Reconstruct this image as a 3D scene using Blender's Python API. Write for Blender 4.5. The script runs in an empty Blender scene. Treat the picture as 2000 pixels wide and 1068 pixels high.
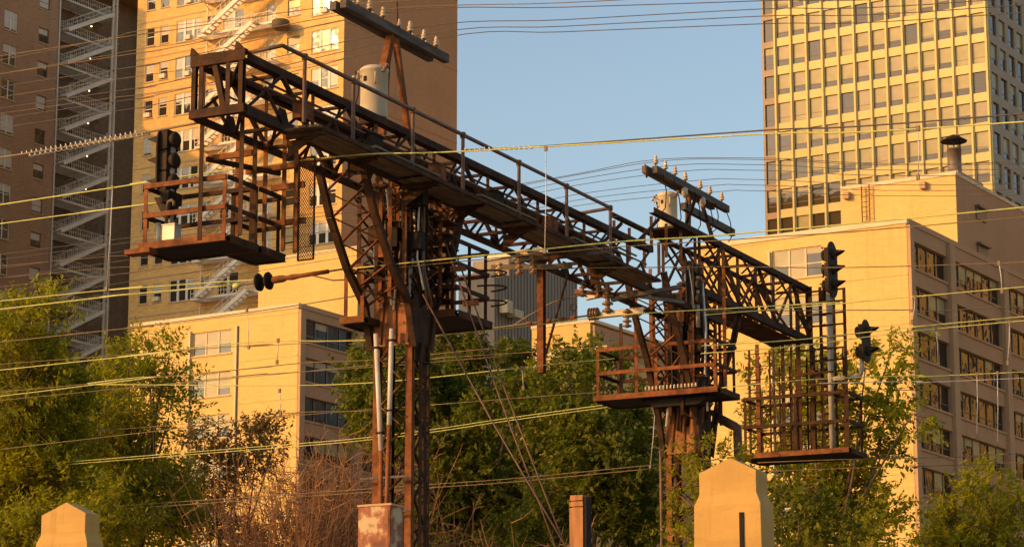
import bpy, math, random
import numpy as np
from mathutils import Vector, Matrix

S = bpy.context.scene
COL = S.collection
rad = math.radians
# ------------------------------------------------------------------ camera, sky, sun, exposure
F_PX, PITCH, HEAD, CAM_Z = 5100.0, rad(12.0), rad(31.5), 1.7
cam = bpy.data.cameras.new('camera')
cam.sensor_width = 36.0
cam.lens = 36.0 * F_PX / 2000.0
cam.clip_start, cam.clip_end = 0.5, 9000
cam_o = bpy.data.objects.new('camera', cam)
COL.objects.link(cam_o)
cam_o.location = (0, 0, CAM_Z)
cam_o.rotation_euler = (math.pi / 2 + PITCH, 0, HEAD)
S.camera = cam_o

SUN_AZ, SUN_EL = rad(35), rad(18)          # the sun stands left of and behind the camera
world = bpy.data.worlds.new('World')
S.world = world
world.use_nodes = True
nt = world.node_tree
sky = nt.nodes.new('ShaderNodeTexSky')
sky.sky_type = 'NISHITA'
sky.sun_disc = False
sky.sun_elevation = SUN_EL
sky.sun_rotation = math.pi + SUN_AZ
sky.air_density = 1.1
sky.dust_density = 1.9
sky.ozone_density = 0.3
bg = nt.nodes['Background']
nt.links.new(sky.outputs[0], bg.inputs['Color'])
bg.inputs['Strength'].default_value = 0.110

sun = bpy.data.lights.new('sun', 'SUN')
sun.energy = 2.25
sun.angle = rad(0.5)
sun.color = (1.0, 0.46, 0.105)
sun_o = bpy.data.objects.new('sun', sun)
COL.objects.link(sun_o)
sun_o.location = (-60, -60, 80)
trav = Vector((math.sin(SUN_AZ) * math.cos(SUN_EL), math.cos(SUN_AZ) * math.cos(SUN_EL), -math.sin(SUN_EL)))
sun_o.rotation_euler = trav.to_track_quat('-Z', 'Y').to_euler()

S.view_settings.view_transform = 'Standard'
S.view_settings.look = 'None'
S.view_settings.exposure = 0.8
S.view_settings.gamma = 1.0
S.view_settings.use_curve_mapping = False
S.render.engine = 'CYCLES'
S.cycles.max_bounces = 6

# ------------------------------------------------------------------ frames
# world: X/Y run along the street grid of the buildings. rail frame: u/v, turned 4.6 degrees, v across the tracks.
BETA = rad(4.6)
CB, SB = math.cos(BETA), math.sin(BETA)


def R2W(p):
    return Vector((p[0] * CB - p[1] * SB, p[0] * SB + p[1] * CB, p[2]))


def unproj(px, py, head, x=None, y=None, z=None):
    """the point on a plane (x, y or z = const of a frame with the given heading) measured at a photo pixel"""
    h = Vector((-math.sin(head), math.cos(head), 0))
    r = Vector((math.cos(head), math.sin(head), 0))
    d = (h * math.cos(PITCH) + Vector((0, 0, math.sin(PITCH)))) * F_PX + r * (px - 1000) \
        + (-h * math.sin(PITCH) + Vector((0, 0, math.cos(PITCH)))) * (534 - py)
    t = x / d.x if x is not None else y / d.y if y is not None else (z - CAM_Z) / d.z
    return d * t + Vector((0, 0, CAM_Z))


def PW(px, py, **k):
    return unproj(px, py, HEAD, **k)


def PR(px, py, u=None, v=None):
    return unproj(px, py, HEAD - BETA, x=u, y=v)


# ------------------------------------------------------------------ object helpers
ORG = {}          # object -> origin of its thing, in the frame it is drawn in
RNG = random.Random(7)


def tag(o, label, cat, group=None, kind=None):
    if label:
        o['label'] = label
    if cat:
        o['category'] = cat
    if group:
        o['group'] = group
    if kind:
        o['kind'] = kind
    return o


def place(o, org, rail):
    ORG[o.name] = (Vector(org), rail)
    if rail:
        o.location = R2W(org)
        o.rotation_euler = (0, 0, BETA)
    else:
        o.location = org


def thing(name, label, cat, org, rail=True, group=None, kind=None):
    o = bpy.data.objects.new(name, None)
    o.empty_display_size = 0.3
    COL.objects.link(o)
    place(o, org, rail)
    return tag(o, label, cat, group, kind)


class MB:
    def __init__(s):
        s.v, s.f, s.m, s.sm = [], [], [], []
        s.mi, s.smooth = 0, False

    def add(s, vs, fs):
        n = len(s.v)
        s.v += [tuple(p) for p in vs]
        for f in fs:
            s.f.append([i + n for i in f])
            s.m.append(s.mi)
            s.sm.append(s.smooth)
        return s

    def box(s, x0, x1, y0, y1, z0, z1):
        v = [(x0, y0, z0), (x1, y0, z0), (x1, y1, z0), (x0, y1, z0), (x0, y0, z1), (x1, y0, z1), (x1, y1, z1), (x0, y1, z1)]
        return s.add(v, [(0, 3, 2, 1), (4, 5, 6, 7), (0, 1, 5, 4), (1, 2, 6, 5), (2, 3, 7, 6), (3, 0, 4, 7)])

    def bar(s, p0, p1, w, h):
        p0, p1 = Vector(p0), Vector(p1)
        x, y, z = axes(p1 - p0)
        vs = []
        for p in (p0, p1):
            for a, b in ((-1, -1), (1, -1), (1, 1), (-1, 1)):
                vs.append(p + x * (a * w / 2) + y * (b * h / 2))
        return s.add(vs, [(3, 2, 1, 0), (4, 5, 6, 7), (0, 1, 5, 4), (1, 2, 6, 5), (2, 3, 7, 6), (3, 0, 4, 7)])

    def tube(s, pts, r, n=8, r1=None, caps=True):
        pts = [Vector(p) for p in pts]
        N = len(pts)
        sm = s.smooth
        s.smooth = n > 4
        base = len(s.v)
        px = None
        for i, p in enumerate(pts):
            d = (pts[min(i + 1, N - 1)] - pts[max(i - 1, 0)])
            if d.length < 1e-9:
                d = Vector((0, 0, 1))
            d.normalize()
            if px is None:
                x, y, _ = axes(d)
            else:
                x = px - d * px.dot(d)
                if x.length < 1e-6:
                    x, y, _ = axes(d)
                x.normalize()
                y = d.cross(x)
            px = x
            rr = r if r1 is None else r + (r1 - r) * i / max(1, N - 1)
            for k in range(n):
                a = 2 * math.pi * k / n
                s.v.append(tuple(p + x * (rr * math.cos(a)) + y * (rr * math.sin(a))))
        for i in range(N - 1):
            for k in range(n):
                a, b = base + i * n + k, base + i * n + (k + 1) % n
                s.f.append([a, b, b + n, a + n])
                s.m.append(s.mi)
                s.sm.append(s.smooth)
        if caps:
            for q in (list(range(base + n - 1, base - 1, -1)), list(range(base + (N - 1) * n, base + N * n))):
                s.f.append(q)
                s.m.append(s.mi)
                s.sm.append(False)
        s.smooth = sm
        return s

    def lathe(s, c, prof, n=16, axis=(0, 0, 1)):
        """prof: list of (radius, distance along axis)"""
        c = Vector(c)
        x, y, z = axes(Vector(axis))
        base = len(s.v)
        for r, t in prof:
            for k in range(n):
                a = 2 * math.pi * k / n
                s.v.append(tuple(c + z * t + x * (r * math.cos(a)) + y * (r * math.sin(a))))
        for i in range(len(prof) - 1):
            for k in range(n):
                a, b = base + i * n + k, base + i * n + (k + 1) % n
                s.f.append([a, b, b + n, a + n])
                s.m.append(s.mi)
                s.sm.append(True)
        for q in (list(range(base + n - 1, base - 1, -1)), list(range(base + (len(prof) - 1) * n, base + len(prof) * n))):
            s.f.append(q)
            s.m.append(s.mi)
            s.sm.append(False)
        return s

    def prism(s, poly, thick):
        """poly: list of 3D points (planar), extruded by the vector thick"""
        t = Vector(thick)
        n = len(poly)
        vs = [Vector(p) for p in poly] + [Vector(p) + t for p in poly]
        fs = [list(range(n - 1, -1, -1)), list(range(n, 2 * n))]
        fs += [(i, (i + 1) % n, n + (i + 1) % n, n + i) for i in range(n)]
        return s.add(vs, fs)

    def mesh(s, name, mat, org=(0, 0, 0)):
        me = bpy.data.meshes.new(name)
        o = Vector(org)
        me.from_pydata([(a[0] - o.x, a[1] - o.y, a[2] - o.z) for a in s.v], [], s.f)
        mats = mat if isinstance(mat, (list, tuple)) else [mat]
        for m in mats:
            me.materials.append(m)
        me.polygons.foreach_set('material_index', s.m)
        me.polygons.foreach_set('use_smooth', s.sm)
        me.update()
        return me

    def build(s, name, mat, parent=None, org=None, rail=True):
        """as a part (parent given, in its frame) or as a thing of one mesh (org given)"""
        if parent is not None:
            po, rail = ORG[parent.name]
            o = bpy.data.objects.new(name, s.mesh(name, mat, po))
            COL.objects.link(o)
            o.parent = parent
            ORG[o.name] = (po, rail)
        else:
            o = bpy.data.objects.new(name, s.mesh(name, mat, org))
            COL.objects.link(o)
            place(o, org, rail)
        return o


def axes(d):
    z = Vector(d).normalized()
    ref = Vector((0, 0, 1)) if abs(z.z) < 0.9 else Vector((0, 1, 0))
    x = ref.cross(z).normalized() if abs(z.z) < 0.9 else ref.cross(z).normalized()
    y = z.cross(x)
    return x, y, z


_unit = {}


def unit_mesh(mat, prof):
    k = (mat.name, prof)
    if k not in _unit:
        m = MB()
        if prof == 'box':
            m.box(-.5, .5, -.5, .5, -.5, .5)
        elif prof == 'angle':
            t = .16
            pl = [(-.5, -.5), (.5, -.5), (.5, -.5 + t), (-.5 + t, -.5 + t), (-.5 + t, .5), (-.5, .5)]
            m.prism([(a, b, -.5) for a, b in pl], (0, 0, 1))
        elif prof == 'channel':
            t = .14
            pl = [(-.5, -.5), (.5, -.5), (.5, -.5 + t), (-.5 + t, -.5 + t), (-.5 + t, .5 - t), (.5, .5 - t), (.5, .5), (-.5, .5)]
            m.prism([(a, b, -.5) for a, b in pl], (0, 0, 1))
        elif prof == 'round':
            m.tube([(0, 0, -.5), (0, 0, .5)], .5, 8)
        _unit[k] = m.mesh('steel_' + prof, mat)
    return _unit[k]


def bar(name, p0, p1, w, h, mat, parent, prof='box', flip=1):
    """one member as an object of its own that shares its mesh with every like member"""
    p0, p1 = Vector(p0), Vector(p1)
    x, y, z = axes(p1 - p0)
    po, rail = ORG[parent.name]
    o = bpy.data.objects.new(name, unit_mesh(mat, prof))
    COL.objects.link(o)
    o.parent = parent
    ORG[o.name] = (po, rail)
    M = Matrix((x, y, z)).transposed().to_4x4()
    o.matrix_basis = Matrix.Translation((p0 + p1) / 2 - po) @ M @ Matrix.Diagonal((w * flip, h, (p1 - p0).length, 1))
    return o


# ------------------------------------------------------------------ materials
def new_mat(name):
    m = bpy.data.materials.new(name)
    m.use_nodes = True
    n = m.node_tree.nodes
    return m, n, m.node_tree.links, n['Principled BSDF']


def mottled(name, c1, c2, scale=3.0, rough=.8, stretch=(1, 1, 1), c3=None, detail=6, bump=.15, bdist=.02, metal=0.0, lo=.35, hi=.65, coat=0):
    """two- or three-tone noise on world position"""
    m, n, l, b = new_mat(name)
    geo = n.new('ShaderNodeNewGeometry')
    mp = n.new('ShaderNodeMapping')
    mp.inputs['Scale'].default_value = stretch
    l.new(geo.outputs['Position'], mp.inputs['Vector'])
    nz = n.new('ShaderNodeTexNoise')
    nz.inputs['Scale'].default_value = scale
    nz.inputs['Detail'].default_value = detail
    nz.inputs['Roughness'].default_value = .65
    l.new(mp.outputs[0], nz.inputs['Vector'])
    cr = n.new('ShaderNodeValToRGB')
    e = cr.color_ramp.elements
    e[0].position, e[0].color = lo, (*c1, 1)
    e[1].position, e[1].color = hi, (*c2, 1)
    if c3:
        x = cr.color_ramp.elements.new(min(1, hi + .12))
        x.color = (*c3, 1)
    l.new(nz.outputs['Fac'], cr.inputs['Fac'])
    l.new(cr.outputs[0], b.inputs['Base Color'])
    b.inputs['Roughness'].default_value = rough
    b.inputs['Metallic'].default_value = metal
    if rough > .7:
        b.inputs['Specular IOR Level'].default_value = .2
    if coat:
        b.inputs['Coat Weight'].default_value = coat
        b.inputs['Coat Roughness'].default_value = .05
    if bump:
        nz2 = n.new('ShaderNodeTexNoise')
        nz2.inputs['Scale'].default_value = scale * 5
        nz2.inputs['Detail'].default_value = 5
        l.new(mp.outputs[0], nz2.inputs['Vector'])
        bp = n.new('ShaderNodeBump')
        bp.inputs['Strength'].default_value = bump
        bp.inputs['Distance'].default_value = bdist
        l.new(nz2.outputs['Fac'], bp.inputs['Height'])
        l.new(bp.outputs[0], b.inputs['Normal'])
    return m


def wall_mat(name, c1, c2, course=.0, stain=(.12, .08, .05), brick=None, sc=1.0):
    """masonry: large soft mottling, vertical rain streaks with shapes of their own, fine brick coursing"""
    m, n, l, b = new_mat(name)
    geo = n.new('ShaderNodeNewGeometry')
    nz = n.new('ShaderNodeTexNoise')
    nz.inputs['Scale'].default_value = .35 * sc
    nz.inputs['Detail'].default_value = 7
    l.new(geo.outputs['Position'], nz.inputs['Vector'])
    mx = n.new('ShaderNodeMix')
    mx.data_type = 'RGBA'
    mx.inputs['A'].default_value = (*c1, 1)
    mx.inputs['B'].default_value = (*c2, 1)
    cr = n.new('ShaderNodeValToRGB')
    cr.color_ramp.elements[0].position = .3
    cr.color_ramp.elements[1].position = .7
    l.new(nz.outputs['Fac'], cr.inputs['Fac'])
    l.new(cr.outputs[0], mx.inputs['Factor'])
    # rain streaks
    mp = n.new('ShaderNodeMapping')
    mp.inputs['Scale'].default_value = (1.1, 1.1, .06)
    l.new(geo.outputs['Position'], mp.inputs['Vector'])
    ns = n.new('ShaderNodeTexNoise')
    ns.inputs['Scale'].default_value = 1.6 * sc
    ns.inputs['Detail'].default_value = 5
    l.new(mp.outputs[0], ns.inputs['Vector'])
    cs = n.new('ShaderNodeValToRGB')
    cs.color_ramp.elements[0].position = .55
    cs.color_ramp.elements[1].position = .8
    cs.color_ramp.elements[1].color = (.55, .55, .55, 1)
    l.new(ns.outputs['Fac'], cs.inputs['Fac'])
    m2 = n.new('ShaderNodeMix')
    m2.data_type = 'RGBA'
    l.new(cs.outputs[0], m2.inputs['Factor'])
    l.new(mx.outputs['Result'], m2.inputs['A'])
    m2.inputs['B'].default_value = (*stain, 1)
    out = m2.outputs['Result']
    if brick:
        # brick-scale unevenness: each course slightly different
        mpb = n.new('ShaderNodeMapping')
        mpb.inputs['Scale'].default_value = (2.4, 2.4, 12.0)
        l.new(geo.outputs['Position'], mpb.inputs['Vector'])
        vb = n.new('ShaderNodeTexVoronoi')
        vb.inputs['Scale'].default_value = 1.0
        l.new(mpb.outputs[0], vb.inputs['Vector'])
        hs = n.new('ShaderNodeHueSaturation')
        mr = n.new('ShaderNodeMapRange')
        mr.inputs['To Min'].default_value = 1 - brick
        mr.inputs['To Max'].default_value = 1 + brick
        sp = n.new('ShaderNodeSeparateColor')
        l.new(vb.outputs['Color'], sp.inputs[0])
        l.new(sp.outputs[0], mr.inputs['Value'])
        l.new(mr.outputs[0], hs.inputs['Value'])
        l.new(out, hs.inputs['Color'])
        out = hs.outputs[0]
    l.new(out, b.inputs['Base Color'])
    b.inputs['Roughness'].default_value = .88
    nb = n.new('ShaderNodeTexNoise')
    nb.inputs['Scale'].default_value = 6 * sc
    nb.inputs['Detail'].default_value = 4
    l.new(geo.outputs['Position'], nb.inputs['Vector'])
    bp = n.new('ShaderNodeBump')
    bp.inputs['Strength'].default_value = .25
    bp.inputs['Distance'].default_value = .03
    l.new(nb.outputs['Fac'], bp.inputs['Height'])
    l.new(bp.outputs[0], b.inputs['Normal'])
    return m


def glass_mat(name, c, wav=.35, scale=.6, rough=.04):
    m, n, l, b = new_mat(name)
    b.inputs['Base Color'].default_value = (*c, 1)
    b.inputs['Roughness'].default_value = rough
    b.inputs['IOR'].default_value = 1.45
    geo = n.new('ShaderNodeNewGeometry')
    nz = n.new('ShaderNodeTexNoise')
    nz.inputs['Scale'].default_value = scale
    nz.inputs['Detail'].default_value = 2
    l.new(geo.outputs['Position'], nz.inputs['Vector'])
    bp = n.new('ShaderNodeBump')
    bp.inputs['Strength'].default_value = wav
    bp.inputs['Distance'].default_value = .08
    l.new(nz.outputs['Fac'], bp.inputs['Height'])
    l.new(bp.outputs[0], b.inputs['Normal'])
    return m


def leaf_mat(name, cols, trans=.35):
    m, n, l, b = new_mat(name)
    geo = n.new('ShaderNodeNewGeometry')
    cr = n.new('ShaderNodeValToRGB')
    e = cr.color_ramp.elements
    e[0].position, e[0].color = 0, (*cols[0], 1)
    e[1].position, e[1].color = 1, (*cols[-1], 1)
    for i, c in enumerate(cols[1:-1]):
        x = e.new((i + 1) / (len(cols) - 1))
        x.color = (*c, 1)
    l.new(geo.outputs['Random Per Island'], cr.inputs['Fac'])
    l.new(cr.outputs[0], b.inputs['Base Color'])
    b.inputs['Roughness'].default_value = .6
    b.inputs['Specular IOR Level'].default_value = .15
    tr = n.new('ShaderNodeBsdfTranslucent')
    hs = n.new('ShaderNodeHueSaturation')
    hs.inputs['Saturation'].default_value = 1.15
    hs.inputs['Value'].default_value = 2.0
    l.new(cr.outputs[0], hs.inputs['Color'])
    l.new(hs.outputs[0], tr.inputs['Color'])
    mx = n.new('ShaderNodeMixShader')
    mx.inputs[0].default_value = trans
    l.new(b.outputs[0], mx.inputs[1])
    l.new(tr.outputs[0], mx.inputs[2])
    l.new(mx.outputs[0], n['Material Output'].inputs[0])
    return m


STEEL = mottled('rusty_black_steel', (.024, .013, .007), (.075, .033, .013), 2.6, .85, c3=(.17, .065, .022), bump=.3)
RUST = mottled('orange_rust_steel', (.085, .032, .013), (.26, .095, .032), 3.0, .9, c3=(.07, .03, .015), bump=.35)
PLATE = mottled('rust_gusset_plate', (.20, .075, .028), (.34, .14, .055), 1.6, .8, stretch=(1, 1, .35), c3=(.12, .05, .025))
DARKM = mottled('black_painted_iron', (.012, .009, .007), (.026, .019, .013), 4, .85, bump=.1)
PIPE = mottled('brown_painted_pipe', (.07, .035, .018), (.16, .07, .03), 3, .6)
WOOD = mottled('weathered_walkway_wood', (.10, .072, .042), (.22, .16, .095), 4, .9, stretch=(2, .3, 2))
TIMBER = mottled('tarred_arm_timber', (.07, .055, .045), (.15, .12, .09), 3, .9, stretch=(2.5, .35, 2.5))
POSTWOOD = mottled('orange_weathered_post_wood', (.26, .12, .045), (.42, .20, .08), 5, .9, stretch=(2.5, 2.5, .3))
TANK = mottled('grey_transformer_paint', (.44, .36, .24), (.54, .45, .31), 2, .5, c3=(.34, .25, .15), bump=.05)
TANKY = mottled('cream_transformer_paint', (.55, .45, .28), (.66, .55, .36), 2, .45, c3=(.40, .26, .12), bump=.05)
PORC = mottled('tan_glazed_porcelain', (.42, .29, .15), (.55, .40, .22), 6, .25, bump=.0, coat=.4)
BROWNPORC = mottled('brown_glazed_porcelain', (.16, .085, .035), (.26, .14, .055), 6, .25, bump=.0, coat=.4)
CONC = wall_mat('weathered_buff_concrete', (.42, .245, .062), (.53, .315, .085), stain=(.20, .105, .032), sc=3.0, brick=.05)
COPPER = mottled('green_copper_wire', (.40, .42, .10), (.55, .52, .14), 1.2, .5, bump=0)
OLDWIRE = mottled('dull_brown_wire', (.12, .08, .035), (.20, .13, .05), 1.2, .6, bump=0)
DARKWIRE = mottled('black_weathered_wire', (.05, .045, .045), (.09, .07, .06), 1.2, .6, bump=0)
GALV = mottled('galvanized_pipe', (.50, .46, .38), (.62, .58, .48), 2, .4, metal=.0, bump=.05)
SIGNALB = mottled('weathered_signal_black', (.024, .018, .013), (.06, .038, .022), 2.5, .85, bump=.1)
MASTP = mottled('silver_mast_paint', (.30, .25, .19), (.42, .36, .28), 4, .5, c3=(.22, .14, .08), bump=.05)
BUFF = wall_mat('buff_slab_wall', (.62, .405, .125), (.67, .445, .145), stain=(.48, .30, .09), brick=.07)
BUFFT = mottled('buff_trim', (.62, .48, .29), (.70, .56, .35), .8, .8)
SHADESIDE = wall_mat('shade_toned_buff_side', (.40, .23, .11), (.46, .265, .13), stain=(.31, .175, .08))  # shaded side of the buff walls: shade put into a browner colour
GREYTRIM = mottled('grey_brown_trim', (.42, .26, .135), (.48, .30, .16), .8, .8)
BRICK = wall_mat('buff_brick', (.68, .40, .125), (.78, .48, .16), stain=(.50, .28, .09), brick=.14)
SHADEBRICK = wall_mat('shade_toned_side_brick', (.46, .225, .092), (.52, .255, .105), stain=(.38, .18, .075), brick=.06)  # shade on the brick tower's side is painted in as browner brick
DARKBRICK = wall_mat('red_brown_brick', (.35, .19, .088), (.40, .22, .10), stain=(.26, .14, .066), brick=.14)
COURT = wall_mat('shade_darkened_court_brick', (.17, .108, .056), (.215, .135, .070), stain=(.11, .07, .04), brick=.2)  # darker brick colour carries the deep shade of the recessed court
STONE = mottled('stone_ledge', (.50, .35, .18), (.58, .42, .22), 1, .85)
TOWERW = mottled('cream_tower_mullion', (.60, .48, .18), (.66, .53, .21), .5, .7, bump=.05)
TOWERD = mottled('bronze_tower_mullion', (.15, .11, .075), (.20, .15, .10), .5, .6, bump=.05)
WHITEF = mottled('white_window_frame', (.66, .60, .48), (.76, .70, .58), 2, .55, bump=0)
BRONZEF = mottled('bronze_window_frame', (.12, .085, .05), (.18, .13, .08), 2, .5, bump=0)
GLASS = glass_mat('dark_window_glass', (.035, .028, .020))
RIBGLASS = glass_mat('wavy_ribbon_glass', (.022, .017, .012), wav=.9, scale=.55)
TGLASS = glass_mat('tinted_tower_glass', (.075, .055, .028), wav=.2)
BLIND = mottled('beige_blind', (.29, .24, .095), (.37, .305, .125), .9, .6, bump=0, coat=.25)
BLINDG = mottled('grey_blind', (.30, .24, .12), (.38, .30, .155), .9, .6, bump=0, coat=.25)
WCURT = mottled('white_curtain', (.50, .44, .33), (.60, .53, .40), 3, .8, stretch=(3, 3, .3), bump=.2, coat=.3)
WHITEST = mottled('white_painted_iron', (.72, .63, .48), (.80, .72, .58), 2, .6, c3=(.55, .42, .28), bump=.1)
GREYST = mottled('grey_painted_iron', (.66, .55, .39), (.76, .64, .46), 2, .6, bump=.1)
RIBMET = mottled('ribbed_grey_cladding', (.26, .20, .14), (.32, .25, .175), .5, .7, stretch=(3, 3, .2))
ROOF = mottled('grey_roof_felt', (.14, .12, .10), (.20, .17, .14), .8, .95)
GROUND = mottled('dry_street_ground', (.20, .155, .10), (.28, .22, .14), .08, .95)
BALLAST = mottled('rail_ballast', (.16, .12, .085), (.26, .20, .14), 6, .95, bump=.6)
BARK = mottled('tree_bark', (.085, .055, .032), (.15, .10, .06), 6, .9, stretch=(2, 2, .4), bump=.6)
TWIG = mottled('bare_red_twig', (.20, .095, .040), (.33, .165, .072), 3, .85, bump=0)
LEAF_A = leaf_mat('yellow_green_leaf', [(.125, .135, .012), (.22, .210, .018), (.31, .275, .024), (.16, .160, .014)], .48)
LEAF_B = leaf_mat('mid_green_leaf', [(.055, .072, .011), (.105, .120, .015), (.19, .185, .022), (.075, .088, .012)], .40)
LEAF_C = leaf_mat('reddish_leaf', [(.085, .060, .018), (.14, .082, .022), (.095, .085, .018)], .35)

m_, n_, l_, b_ = new_mat('lit_landing_lamp')
b_.inputs['Emission Color'].default_value = (1, .85, .5, 1)
b_.inputs['Emission Strength'].default_value = 6
LAMP = m_
m_, n_, l_, b_ = new_mat('rust_streaked_cabinet')
_g = n_.new('ShaderNodeNewGeometry')
_n = n_.new('ShaderNodeTexNoise')
_n.inputs['Scale'].default_value = 3.2
_n.inputs['Detail'].default_value = 5
l_.new(_g.outputs['Position'], _n.inputs['Vector'])
_c = n_.new('ShaderNodeValToRGB')
for p_, c_ in ((.0, (.52, .40, .24, 1)), (.46, (.46, .32, .17, 1)), (.53, (.26, .08, .025, 1)), (.66, (.12, .035, .015, 1))):
    if p_ == 0:
        _c.color_ramp.elements[0].color = c_
    elif p_ == .66:
        _c.color_ramp.elements[-1].position = p_
        _c.color_ramp.elements[-1].color = c_
    else:
        _c.color_ramp.elements.new(p_).color = c_
l_.new(_n.outputs['Fac'], _c.inputs['Fac'])
l_.new(_c.outputs[0], b_.inputs['Base Color'])
b_.inputs['Roughness'].default_value = .7
CABM = m_

# ------------------------------------------------------------------ ground and embankment
m = MB()
N = 48
m.add([(0, 0, 0)] + [(5000 * math.cos(2 * math.pi * k / N), 5000 * math.sin(2 * math.pi * k / N), 0) for k in range(N)],
      [(0, 1 + k, 1 + (k + 1) % N) for k in range(N)])
tag(m.build('ground', GROUND, org=(0, 0, 0), rail=False), 'dry tan ground spreading below the railway and the buildings', 'ground', kind='structure')
m = MB()
m.prism([(-160, 34.25, 0), (-160, 34.25, 4.9), (-160, 80, 4.9), (-160, 88, .01), (-160, 88, 0)], (190, 0, 0))
tag(m.build('embankment', BALLAST, org=(0, 34.25, 0)), 'raised railway embankment that carries the signal bridge', 'embankment', kind='structure')


# ------------------------------------------------------------------ building helpers
def facade(m, face, c, u0, u1, z0, z1, holes, depth=.22):
    """one wall plane with real openings and reveals. face '-Y': u is X, plane y=c; face '+X': u is Y, plane x=c"""
    def pt(u, d, z):
        return (u, c + d, z) if face == '-Y' else (c - d, u, z)
    us = sorted({u0, u1, *[h[0] for h in holes], *[h[1] for h in holes]})
    zs = sorted({z0, z1, *[h[2] for h in holes], *[h[3] for h in holes]})
    us = [a for i, a in enumerate(us) if i == 0 or a - us[i - 1] > 1e-5]
    zs = [a for i, a in enumerate(zs) if i == 0 or a - zs[i - 1] > 1e-5]
    for j in range(len(zs) - 1):
        zc = (zs[j] + zs[j + 1]) / 2
        row = [h for h in holes if h[2] < zc < h[3]]
        start = None
        for i in range(len(us) - 1):
            uc = (us[i] + us[i + 1]) / 2
            open_ = any(h[0] < uc < h[1] for h in row)
            if not open_ and start is None:
                start = us[i]
            if start is not None and (open_ or i == len(us) - 2):
                e = us[i] if open_ else us[i + 1]
                m.add([pt(start, 0, zs[j]), pt(e, 0, zs[j]), pt(e, 0, zs[j + 1]), pt(start, 0, zs[j + 1])], [(0, 1, 2, 3)])
                start = None
    for a, b, z, t in holes:
        q = [(a, z), (b, z), (b, t), (a, t)]
        for k in range(4):
            p, r = q[k], q[(k + 1) % 4]
            m.add([pt(p[0], 0, p[1]), pt(p[0], depth, p[1]), pt(r[0], depth, r[1]), pt(r[0], 0, r[1])], [(0, 1, 2, 3)])
        m.add([pt(a, depth, z), pt(b, depth, z), pt(b, depth, t), pt(a, depth, t)], [(0, 1, 2, 3)])


def shell(m, x0, x1, y0, y1, z0, z1, skip=()):
    """the plain remaining walls of a block and its roof"""
    v = [(x0, y0, z0), (x1, y0, z0), (x1, y1, z0), (x0, y1, z0), (x0, y0, z1), (x1, y0, z1), (x1, y1, z1), (x0, y1, z1)]
    fs = {'-Y': (0, 1, 5, 4), '+X': (1, 2, 6, 5), '+Y': (2, 3, 7, 6), '-X': (3, 0, 4, 7), 'top': (4, 5, 6, 7)}
    m.add(v, [f for k, f in fs.items() if k not in skip])


_win = {}


def window(bld, face, c, u, z0, w, h, lights=1, rails=(.5,), fm=None, gm=None, bm=None, blinds=None, sill=None, bar_w=.06, inset=.1, mull=None):
    """window > pane, blind; all like windows share meshes. blinds: list of drop fractions, one per light"""
    fm, gm, bm = fm or WHITEF, gm or GLASS, bm or BLIND
    mull = mull or bar_w * 1.6
    key = (round(w, 3), round(h, 3), lights, rails, fm.name, gm.name, bar_w, inset, mull, sill is not None)
    lw = (w - 2 * bar_w - (lights - 1) * mull) / lights
    xs = [-w / 2 + bar_w + i * (lw + mull) + lw / 2 for i in range(lights)]
    if key not in _win:
        f = MB()
        y0, y1 = inset, inset + .07
        f.box(-w / 2, -w / 2 + bar_w, y0, y1, 0, h)
        f.box(w / 2 - bar_w, w / 2, y0, y1, 0, h)
        f.box(-w / 2 + bar_w, w / 2 - bar_w, y0, y1, 0, bar_w)
        f.box(-w / 2 + bar_w, w / 2 - bar_w, y0, y1, h - bar_w, h)
        for i in range(lights - 1):
            xm = xs[i] + lw / 2
            f.box(xm, xm + mull, y0 - .02, y1, bar_w, h - bar_w)
        for i in range(lights):
            for r in rails:
                f.box(xs[i] - lw / 2, xs[i] + lw / 2, y0 + .01, y1, bar_w + (h - 2 * bar_w) * r - .03, bar_w + (h - 2 * bar_w) * r + .03)
        p = MB()
        p.box(-lw / 2, lw / 2, 0, .015, 0, h - 2 * bar_w)
        b = MB()
        b.box(-lw / 2 + .005, lw / 2 - .005, 0, .008, -1, 0)
        s = MB()
        s.box(-w / 2 - .08, w / 2 + .08, -.08, inset - .005, -.10, -.004)
        _win[key] = (f.mesh('window', fm), p.mesh('pane', gm), b, s.mesh('sill', STONE))
    fme, pme, b, sme = _win[key]
    po, rail = ORG[bld.name]
    pos = (Vector((u, c, z0)) if face == '-Y' else Vector((c, u, z0))) - po
    o = bpy.data.objects.new('window', fme)
    COL.objects.link(o)
    o.parent = bld
    o.location = pos
    o.rotation_euler = (0, 0, 0 if face == '-Y' else math.pi / 2)
    for i in range(lights):
        q = bpy.data.objects.new('pane', pme)
        COL.objects.link(q)
        q.parent = o
        q.location = (xs[i], inset + .04, bar_w)
        if blinds and blinds[i % len(blinds)] > .03:
            bk = ('blind', key, bm.name)
            if bk not in _win:
                _win[bk] = b.mesh('blind', bm)
            q = bpy.data.objects.new('blind', _win[bk])
            COL.objects.link(q)
            q.parent = o
            q.location = (xs[i], inset + .028, h - bar_w)
            q.scale = (1, 1, blinds[i % len(blinds)] * (h - 2 * bar_w))
    if sill is not None:
        q = bpy.data.objects.new('sill', sme)
        COL.objects.link(q)
        q.parent = o
    return o


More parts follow.
